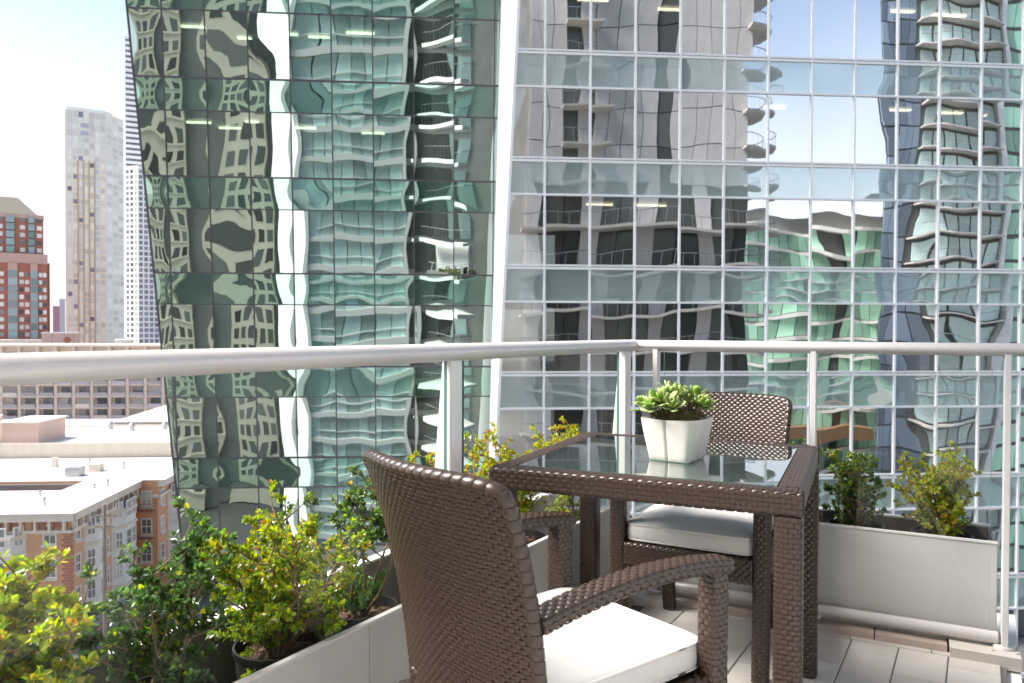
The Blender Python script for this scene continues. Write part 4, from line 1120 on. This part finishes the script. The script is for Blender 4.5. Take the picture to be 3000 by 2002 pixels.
for z in ROWS:
    window(vb, -2.1, 0, z, 1.15, ROWH, '-y', rw.random() < 0.35)
    window(vb, 0, 1.7, z, 1.0, ROWH, '+x', rw.random() < 0.35)
    window(vb, 0, 9.0, z, 0.8, ROWH, '+x', rw.random() < 0.35)
    window(vb, 1.35, 17.72, z, 1.15, ROWH, '-y', rw.random() < 0.5)
    for y in (19.2, 29.5, 32.5): window(vb, 2.8, y, z, 1.0, ROWH, '+x', rw.random() < 0.35)
# polygonal bays
def bay(origin, face, w, d, name='bay'):
    rz = 0 if face == '-y' else math.pi/2
    b = MB(); c = w*0.24
    plan = [(-w/2, 0.02), (-w/2+c, -d), (w/2-c, -d), (w/2, 0.02)]
    b.prism(plan, 4.0, RH-2.4)
    o = b.build('bay', M['bay_paint'], vb); o.location = (origin[0], origin[1], 0); o.rotation_euler = (0,0,rz)
    for z in (3.75, 7.55, 11.25, RH-2.75):
        b = MB(); b.prism([(-w/2-0.15, 0.02), (-w/2+c-0.1, -d-0.18), (w/2-c+0.1, -d-0.18), (w/2+0.15, 0.02)], z-0.14, z+0.2); b.build('band', M['trim'], o)
    for z in ROWS:
        n = 2 if w > 4.6 else 1
        for k in range(n):
            wx = 0 if n == 1 else (-0.25 + 0.5*k)*(w-2*c)
            window(o, wx, -d, z, 1.15, ROWH, '-y', rw.random() < 0.4, False)
        for sg in (-1, 1):
            an = math.atan2(d, c)
            window(o, sg*(w/2-c/2), -d/2, z, 0.75, ROWH, -sg*(-an) if sg > 0 else -an, rw.random() < 0.4, False)
    return o
bay((-6.8, 0), '-y', 4.4, 1.1); bay((-14.5, 0), '-y', 4.4, 1.1); bay((-21.5, 0), '-y', 4.4, 1.1)
bay((0, 5.4), '+x', 4.3, 1.1); bay((0, 13.3), '+x', 5.8, 1.1); bay((2.8, 24.4), '+x', 5.8, 1.1)
# shop floor
for (x0, x1) in ((-25, -20), (-19, -14), (-13, -8), (-6.5, -1)): box_obj('shop_window', M['dark_void'], vb, x0, x1, -0.06, -0.005, 0.5, 3.2)
for (y0, y1) in ((1, 5.5), (6.2, 10.5), (11.5, 16.8)): bx('shop_window', M['dark_void'], vb, (0.005, 0.06, y0, y1, 0.5, 3.2))
def awning(y0, y1, mt, x=0.06, d=2.0):
    b = MB(); b.v = [(x,y0,3.6),(x,y1,3.6),(x+d,y1,2.7),(x+d,y0,2.7),(x,y0,3.5),(x,y1,3.5),(x+d,y1,2.35),(x+d,y0,2.35)]
    for f in ((0,1,2,3)[::-1],(4,5,6,7),(3,2,6,7)[::-1],(0,3,7,4)[::-1],(1,2,6,5)): b.f.append(tuple(f)); b.m.append(0)
    return b.build('awning', mt, vb)
awning(0.8, 4.6, M['awning']); awning(6.0, 9.6, M['awning']); awning(10.6, 13.4, M['awning_green']); awning(13.8, 17.0, M['awning'])
awning(18.5, 23.5, M['awning'], 2.86); awning(26, 31, M['awning'], 2.86)
# fire escape on the set-back front
b = MB()
for z in (8.2, 11.9):
    b.box(0.3, 2.4, 16.6, 17.68, z-0.06, z)
    for q in range(9): b.box(0.3+0.26*q, 0.33+0.26*q, 16.6, 16.64, z, z+0.95)
    b.box(0.3, 2.4, 16.58, 16.64, z+0.95, z+1.0)
b.build('fire_escape', M['brick_red'], vb)
for (x, y, w, d, h) in ((-12, 4, 1.2, 1.2, 1.0), (-20, 7, 2.0, 1.4, 0.8), (-9, 24, 1.5, 1.5, 1.1), (-16, 28, 0.7, 0.7, 1.4)):
    bx('roof_vent', M['trim'], vb, (x, x+w, y, y+d, RH+0.001, RH+h))

for k in range(6): bx('roof_seam', M['slab_grey'], vb, (-25+4.2*k, -24.9+4.2*k, -0.6, 11.2, RH+0.001, RH+0.02))
for k in range(5): bx('roof_seam', M['slab_grey'], vb, (-29, 3.2, 19.5+3.3*k, 19.6+3.3*k, RH+0.001, RH+0.02))
for (x, y, h) in ((-4.2, 3.0, 0.8), (-7.5, 8.5, 0.5), (-15, 2.2, 0.6), (-2.0, 14, 0.7), (-5, 26, 0.9), (-12, 31, 0.6), (-3, 12.5, 0.45)):
    b = MB(); b.lathe([(0.0, 0), (0.16, 0), (0.16, h), (0.26, h+0.02), (0.2, h+0.16), (0, h+0.2)], 10, (x, y, RH+0.001)); b.build('vent_pipe', M['steel'], vb)
bx('roof_unit', M['steel'], vb, (-10.5, -8.6, 20.5, 22.3, RH+0.03, RH+1.2)); bx('roof_hatch', M['slab_grey'], vb, (-18.5, -17.0, 4.5, 5.8, RH+0.03, RH+0.5))
b = MB(); b.tube([(-21, 3, RH+0.35), (-13.5, 3.2, RH+0.35), (-13.2, 9.5, RH+0.35)], 0.14, 8); b.build('roof_pipe', M['steel'], vb, smooth=True)

# ------------------------------------------------------------------ roofs beyond
def block(name, label, s0, s1, t0, t1, top, wall, group=None, cat='building', roofm=None, parapet=0.5):
    t = thing(name, label, cat, W(s0, t0, GZ), YAW, group); hh = top + EYE - GZ
    bx('wall', wall, t, (0, s1-s0, 0, t1-t0, 0, hh-0.02))
    b = MB(); x1, y1 = s1-s0, t1-t0
    bx('roof', roofm or M['roof_white'], t, (0.3, x1-0.3, 0.3, y1-0.3, hh-0.019, hh+0.05))
    if parapet:
        for q in ((0, x1, 0, 0.3), (0, x1, y1-0.3, y1), (0, 0.3, 0.301, y1-0.301), (x1-0.3, x1, 0.301, y1-0.301)): b.box(*q, hh-0.018, hh+parapet)
        b.build('parapet', wall, t)
    return t, hh
t, hh = block('low_roof_block', 'flat white roofed block behind the brick corner building', -88, -39.2, 124.0, 147, -18.2, M['trim'], parapet=0.4)
bx('penthouse', M['pinkwall'], t, (17.5, 23.0, 1.5, 10, hh+0.05, hh+3.4)); bx('penthouse_roof', M['roof_white'], t, (17.2, 23.3, 1.2, 10.3, hh+3.41, hh+3.6))
bx('stair_house', M['trim'], t, (8.0, 14.5, 0.5, 7, hh+0.05, hh+4.0)); bx('stair_house_roof', M['roof_white'], t, (7.8, 14.7, 0.3, 7.2, hh+4.01, hh+4.15))
bx('vent', M['pane'], t, (11.6, 12.3, 0.44, 0.495, hh+1.6, hh+2.4))
for (x, y) in ((31, 17), (26, 20), (36, 19)): 
    b = MB(); b.lathe([(0.0, 0), (0.45, 0), (0.45, 0.9), (0.6, 1.0), (0.3, 1.4), (0, 1.45)], 12, (x, y, hh+0.05)); b.build('roof_vent', M['steel'], t)
t, hh = block('long_parapet_block', 'long low block with a pale pipe like parapet', -110, -66, 150, 166, -18.9, M['concrete'], parapet=0.1)
for k in range(4):
    b = MB(); b.tube([(1+13*k, 0.3, hh+0.55), (12.4+13*k, 0.3, hh+0.55)], 0.55, 12); b.build('duct', M['slab_white'], t, smooth=True, angle=50)
gh = thing('gabled_block', 'white gabled roof block beside the green tower edge', 'building', W(-64.0, 150, GZ), YAW)
g0 = -17.6 + EYE - GZ
bx('wall', M['trim'], gh, (0, 15, 0, 18, 0, g0))
b = MB(); b.v = [(-0.4,-0.4,g0+0.01),(15.4,-0.4,g0+0.01),(15.4,18.4,g0+0.01),(-0.4,18.4,g0+0.01),(9.5,2.5,g0+3.2),(9.5,15.5,g0+3.2)]
for f in ((0,1,4),(1,2,5,4),(2,3,5),(3,0,4,5),(0,3,2,1)): b.f.append(f); b.m.append(0)
b.build('roof', M['roof_white'], gh)
for k in range(3): box_obj('grey_wall_panel', M['slab_grey'], gh, 1.2+4.6*k, 4.6+4.6*k, -0.05, -0.005, g0-3.4, g0-1.3)  # plain grey panels on the front wall

# apartment block with balconies
M.update(apt = mat('tan_apartment_wall', (0.78, 0.63, 0.52), 0.85, var=0.3, vscale=0.25), apt_b = mat('mauve_balcony', (0.40, 0.34, 0.37), 0.7, rnd=0.3),
         mesh_b = mat('balcony_front', (0.55, 0.47, 0.43), 0.7, rnd=0.3))
ap_ = thing('apartment_block', 'tan apartment block with rows of recessed balconies behind the handrail', 'building', W(-128, 204, GZ), YAW)
AH = -4.5 + EYE - GZ
bx('wall', M['apt'], ap_, (0, 58, 0.9, 20, 0, AH))
ra = random.Random(8)
for j in range(10):
    z = 1.2 + 2.95*j
    if z > AH-2.5: break
    for i in range(13):
        x = 0.6 + 4.45*i
        mt = 'apt_b' if (i+j) % 3 else 'mesh_b'
        wd = box_obj('window', M['curtain_pane'] if ra.random() < 0.55 else M['pane'], ap_, x+0.3, x+2.9, 0.82, 0.90, z+0.15, z+2.3)
        box_obj('balcony_front', M[mt], ap_, x, x+3.4, -0.5, -0.38, z-0.1, z+0.85)
        box_obj('balcony_slab', M['apt'], ap_, x-0.1, x+3.5, -0.5, 0.88, z-0.32, z-0.12)
        if ra.random() < 0.5: box_obj('balcony_door', M['pane'], ap_, x+2.0, x+2.8, 0.76, 0.815, z, z+2.2)
for i in range(14): box_obj('pier', M['apt'], ap_, 4.45*i-0.35, 4.45*i+0.35, -0.2, 0.89, 0, AH)
bx('roof', M['apt'], ap_, (-0.5, 58.5, -0.6, 20.5, AH+0.01, AH+0.5))

# ------------------------------------------------------------------ skyline
def ux(d): return (d - 1175)/1750.0
# brick tower with hipped crown: stepped volumes
M.update(bt = mat('red_tower_brick', (0.38, 0.145, 0.10), 0.85, var=0.2, vscale=0.05), bt_pink = mat('pink_band', (0.50, 0.33, 0.28), 0.8), bt_glass = mat('tower_bay_glass', (0.22, 0.32, 0.33), 0.12, rnd=0.35),
         bt_roof = mat('tan_crown_roof', (0.27, 0.23, 0.17), 0.7), pale = mat('pale_tower_stone', (0.84, 0.76, 0.64), 0.8, var=0.15, vscale=0.03, streak=True), pale_glass = mat('pale_tower_glass', (0.66, 0.66, 0.61), 0.15, rnd=0.22),
         ochre = mat('ochre_stripe', (0.60, 0.42, 0.22), 0.8), lav = mat('lavender_tower', (0.46, 0.44, 0.50), 0.7), lav_glass = mat('lavender_glass', (0.20, 0.21, 0.27), 0.15, rnd=0.4), purple = mat('mauve_block', (0.36, 0.20, 0.24), 0.85))
def tower(name, label, x_px, depth):
    return thing(name, label, 'building', (ux(x_px)*depth, depth, GZ), -math.atan(ux(x_px)))
def hz(ypx, depth): return (758 - ypx)/1750.0*depth + EYE - GZ          # height above the street
D1 = 310.0; k1 = D1/1750/math.hypot(1, ux(59))
t = tower('brick_high_rise', 'red brick high rise with glass bays and a tan crown at far left', 59, D1)
hU, hL, hC = hz(497, D1), hz(585, D1), hz(452, D1)
def px(a): return (a-59)*k1
bx('lower_wall', M['bt'], t, (px(-60), px(110), 0, 26, 0, hL-4)); bx('upper_wall', M['bt'], t, (px(-60), px(102), 2.5, 24, hL-4+0.02, hU))
bx('band', M['bt_pink'], t, (px(-60)-0.2, px(110)+0.2, -0.3, 26.3, hL-3.98, hL)); bx('band', M['bt_pink'], t, (px(-60)-0.1, px(102)+0.2, 2.2, 24.2, hU-1.0, hU+0.6))
bx('side_wing', M['bt'], t, (px(110)+0.01, px(117), 6, 24, 0, hL-3)); 
b = MB(); z = hU+0.6
b.v = [(px(-60),2.2,z),(px(88),2.2,z),(px(88),24,z),(px(-60),24,z),(px(-40),8,hC),(px(42),8,hC),(px(42),18,hC),(px(-40),18,hC)]
for f in ((0,1,5,4),(1,2,6,5),(2,3,7,6),(3,0,4,7),(4,5,6,7)): b.f.append(f); b.m.append(0)
b.build('crown', M['bt_roof'], t)
for (a0, a1) in ((-12, -6), (10, 16)): pass
for c, w, zt in ((30, 20, 0), (79, 15, 0), (-20, 20, 0)):
    nf = int((hL-6)/3.05)
    for j in range(nf): box_obj('bay_glass', M['bt_glass'], t, px(c-w/2), px(c+w/2), -0.9, 0.0-0.02, 2+3.05*j, 2+3.05*j+2.6)
    bx('bay_frame', M['bt_pink'], t, (px(c-w/2)-0.15, px(c+w/2)+0.15, -0.7, -0.01, 1, hL-4))
    nf = int((hU-hL)/3.05)
    for j in range(nf): box_obj('bay_glass', M['bt_glass'], t, px(c-w/2-5), px(c+w/2-6), 1.5, 2.48, hL+0.4+3.05*j, hL+0.4+3.05*j+2.6)
for c in (5, 50, 63, 95, 103):
    for j in range(int((hL-6)/3.05)): box_obj('window', M['pale_glass'] if (j*7+c) % 3 else M['pane'], t, px(c)-0.75, px(c)+0.75, -0.1, -0.01, 2.4+3.05*j, 2.4+3.05*j+1.7)
for c in (2, 53, 92):
    for j in range(int((hU-hL)/3.05)): box_obj('window', M['pale_glass'] if (j+c) % 3 else M['pane'], t, px(c)-0.9, px(c)+0.9, 2.38, 2.49, hL+0.8+3.05*j, hL+0.8+3.05*j+1.7)
# pale tower
D2 = 375.0; k2 = D2/1750/math.hypot(1, ux(220))
t = tower('pale_high_rise', 'pale cream high rise with ochre window stripes left of the green tower', 220, D2)
def px(a): return (a-220)*k2
hT = hz(262, D2)
b = MB(); b.prism([(px(152), 0), (px(246), 0), (px(288), 9), (px(288), 30), (px(152), 30)], 0, hT); b.build('wall', M['pale'], t)
b = MB(); b.prism([(px(156), 1), (px(242), 1), (px(262), 6), (px(262), 28), (px(156), 28)], hT+0.01, hT+1.6); b.build('roof_screen', M['pale_glass'], t)
nf = int(hT/3.0)
zS = hz(375, D2)
for j in range(nf):
    z = 1.0 + 3.0*j
    if z+2.6 > hT: break
    up = z > zS
    for i in range(7):
        x = px(156) + i*(px(244)-px(156))/7
        w = (px(244)-px(156))/7
        box_obj('window', M['pale_glass'] if (i*5+j*j*3) % 17 else M['lav_glass'], t, x+0.35, x+w-(0.35 if not up else 0.1), -0.12, -0.01, z, z+(2.1 if not up else 2.7))
    d = Vector((px(288)-px(246), 9, 0)); ln = d.length; d.normalize()
    for i in range(3):
        o = box_obj('window', M['pale_glass'], t, 0, ln/3-0.7, -0.12, -0.01, 0, 2.2); p = Vector((px(246), 0, z)) + d*(i*ln/3+0.35); o.location = p + Vector((0.12*d.y, -0.12*d.x, 0))*0.1; o.rotation_euler = (0,0,math.atan2(d.y, d.x))
for i in (2, 3, 4, 5):
    x = px(156) + i*(px(244)-px(156))/7
    bx('ochre_stripe', M['ochre'], t, (x-0.30, x+0.30, -0.22, -0.005, 1, zS))
for (yy0, yy1) in ((290, 300), (308, 318)): bx('sign_frame', M['lav'], t, (px(188), px(206), -0.2, -0.14, hz(yy1, D2), hz(yy0, D2)))
# striped white tower and lavender grid tower behind
D3 = 470.0; k3 = D3/1750/math.hypot(1, ux(320))
t = tower('striped_high_rise', 'white high rise with dark horizontal balcony stripes', 320, D3)
def px(a): return (a-320)*k3
hT = hz(92, D3)
bx('wall', M['lav_glass'], t, (px(290), px(400), 0.9, 30, 0, hT))
for j in range(int(hT/3.3)): box_obj('balcony_band', M['slab_white'], t, px(289), px(401), 0, 0.88, 2+3.3*j, 2+3.3*j+1.7)
D4 = 420.0; k4 = D4/1750/math.hypot(1, ux(340))
t = tower('lavender_high_rise', 'pale lavender high rise with a fine window grid', 340, D4)
def px(a): return (a-340)*k4
hT = hz(385, D4)
b = MB(); b.prism([(px(289), 6), (px(318), 0), (px(400), 4), (px(400), 26), (px(289), 26)], 0, hT); b.build('wall', M['slab_white'], t)
for j in range(int(hT/3.0)):
    z = 1.5 + 3.0*j
    if z+2 > hT: break
    p0, p1 = Vector((px(289), 6, 0)), Vector((px(318), 0, 0)); d = (p1-p0).normalized(); ln = (p1-p0).length
    for i in range(3):
        o = box_obj('window', M['lav_glass'], t, 0, ln/3-0.7, -0.1, -0.01, 0, 2.1); p = p0 + d*(0.35+i*ln/3); o.location = (p.x, p.y, z); o.rotation_euler = (0,0,math.atan2(d.y, d.x))
    p0, p1 = Vector((px(318), 0, 0)), Vector((px(366), 2.2, 0)); d = (p1-p0).normalized(); ln = (p1-p0).length
    for i in range(4):
        o = box_obj('window', M['lav_glass'], t, 0, ln/4-0.8, -0.1, -0.01, 0, 2.1); p = p0 + d*(0.4+i*ln/4); o.location = (p.x, p.y, z); o.rotation_euler = (0,0,math.atan2(d.y, d.x))
# low fillers between the towers
def filler(name, label, x0, x1, ytop, depth, mt, ybot=None, dd=14):
    t = tower(name, label, (x0+x1)/2, depth); w = (x1-x0)/2*depth/1750/math.hypot(1, ux((x0+x1)/2)); h = hz(ytop, depth)
    bx('wall', mt, t, (-w, w, 0, dd, 0, h)); bx('roof', M['roof_white'], t, (-w-0.2, w+0.2, -0.2, dd+0.2, h+0.01, h+0.5)); return t, w, h
t, w, h = filler('pink_block', 'pink stucco block with a round dark medallion', 96, 181, 769, 255, M['pinkwall'])
b = MB(); b.tube([(w*0.38, -0.25, h-2.0), (w*0.38, -0.01, h-2.0)], 1.0, 20); b.build('medallion', M['bt'], t)
for x in (-w*0.45, w*0.72): bx('joint', M['bt'], t, (x-0.06, x+0.06, -0.06, -0.005, 0, h-0.2))
filler('mauve_block', 'mauve block in the gap between the brick and pale towers', 121, 137, 706, 520, M['purple'])
filler('lavender_block', 'slim lavender block left of the pale tower', 136, 150, 690, 560, M['lav'])
t, w, h = filler('podium_block', 'low cream podium at the foot of the brick high rise', -40, 96, 786, 290, M['trim'])
for k in range(9): box_obj('window', M['pale_glass'], t, -w+1+2.4*k, -w+2.9+2.4*k, -0.12, -0.01, h-2.6, h-0.7)
filler('low_block', 'low pink roof block before the pale tower', 183, 300, 797, 262, M['pinkwall'])
filler('low_block', 'low cream roof block beside the green tower edge', 264, 305, 785, 268, M['trim'])
t, w, h = filler('low_block', 'grey low block behind the apartment roofs', 300, 420, 795, 300, M['concrete'])
filler('low_block', 'low tan block behind the left end of the handrail', -120, 60, 812, 240, M['apt'])

# ------------------------------------------------------------------ street things
pl = thing('utility_pole', 'weathered wooden utility pole at the kerb', 'pole', W(-38.4, 87.6, GZ-0.0))
b = MB(); b.tube([(0,0,0), (0,0,16.6)], [0.26, 0.17], 10); b.build('shaft', M['pole'], pl, smooth=True, angle=50)
bx('crossarm', M['pole'], pl, (-1.3, 1.3, -0.08, 0.08, 15.2, 15.4)); bx('crossarm', M['pole'], pl, (-1.0, 1.0, -0.08, 0.08, 14.0, 14.2))
for x in (-1.1, -0.5, 0.5, 1.1):
    b = MB(); b.lathe([(0, 0), (0.07, 0.02), (0.05, 0.12), (0.08, 0.16), (0, 0.2)], 8, (x, 0, 15.4)); b.build('insulator', M['dark_pane'], pl)
def car(s, t_, label, c, rz=0.0):
    paint = mat('car_paint', c, 0.25, 0.1, coat=0.6)
    t = thing('parked_car', label, 'car', W(s, t_, GZ-0.12), YAW+rz, 'cars along the kerb')
    prof = [(-2.2,0.35),(-2.25,0.75),(-1.9,0.92),(-1.25,0.98),(-0.55,1.42),(0.75,1.45),(1.5,1.02),(2.15,0.92),(2.25,0.65),(2.2,0.35)]
    b = MB(); n = len(prof)
    for x, ins in ((-0.88, 0), (-0.80, 1), (0.80, 1), (0.88, 0)): pass
    def w_at(z): return 0.88 - max(0, z-0.9)*0.38
    for sg in (-1, 1):
        for (y, z) in prof: b.v.append((sg*w_at(z), y, z))
    for i in range(n):
        j = (i+1) % n; b.f.append((i, j, n+j, n+i)); b.m.append(0)
    b.f.append(tuple(range(n))); b.m.append(0); b.f.append(tuple(n+i for i in reversed(range(n)))); b.m.append(0)
    body = b.build('body', paint, t)
    b = MB(); 
    b.quad((-0.76,-1.22,1.02),(0.76,-1.22,1.02),(0.70,-0.60,1.41),(-0.70,-0.60,1.41)); b.build('windscreen', M['dark_pane'], t)
    b = MB(); b.quad((0.76,1.47,1.06),(-0.76,1.47,1.06),(-0.70,0.80,1.455),(0.70,0.80,1.455)); b.build('rear_window', M['dark_pane'], t)
    for sg in (-1, 1):
        b = MB(); q = [(sg*0.855,-1.05,1.0),(sg*0.85,1.25,1.0),(sg*0.71,0.7,1.38),(sg*0.71,-0.5,1.38)]; b.quad(*(q if sg > 0 else q[::-1])); b.build('side_window', M['dark_pane'], t)
        for y in (-1.4, 1.4):
            b = MB(); b.tube([(sg*0.70, y, 0.32), (sg*0.90, y, 0.32)], 0.32, 16, up=(0,0,1)); wh = b.build('wheel', M['gasket'], t, smooth=True, angle=50)
            b = MB(); b.tube([(sg*0.90, y, 0.32), (sg*0.915, y, 0.32)], 0.19, 12); b.build('rim', M['steel'], wh)
        b = MB(); b.box(sg*0.55-0.16, sg*0.55+0.16, -2.27, -2.2, 0.66, 0.80); b.build('headlight', M['sash'], t)
    return t
car(-36.9, 92, 'dark blue car parked near the utility pole', (0.03, 0.04, 0.10)); car(-36.9, 99, 'silver car parked along the kerb below the awnings', (0.45, 0.45, 0.46))
car(-36.9, 106, 'black car parked farthest up the street', (0.02, 0.02, 0.022)); car(-33.0, 78, 'white car crossing the junction', (0.7, 0.7, 0.69)); car(-36.9, 112, 'maroon car parked below the far awning', (0.16, 0.02, 0.03))
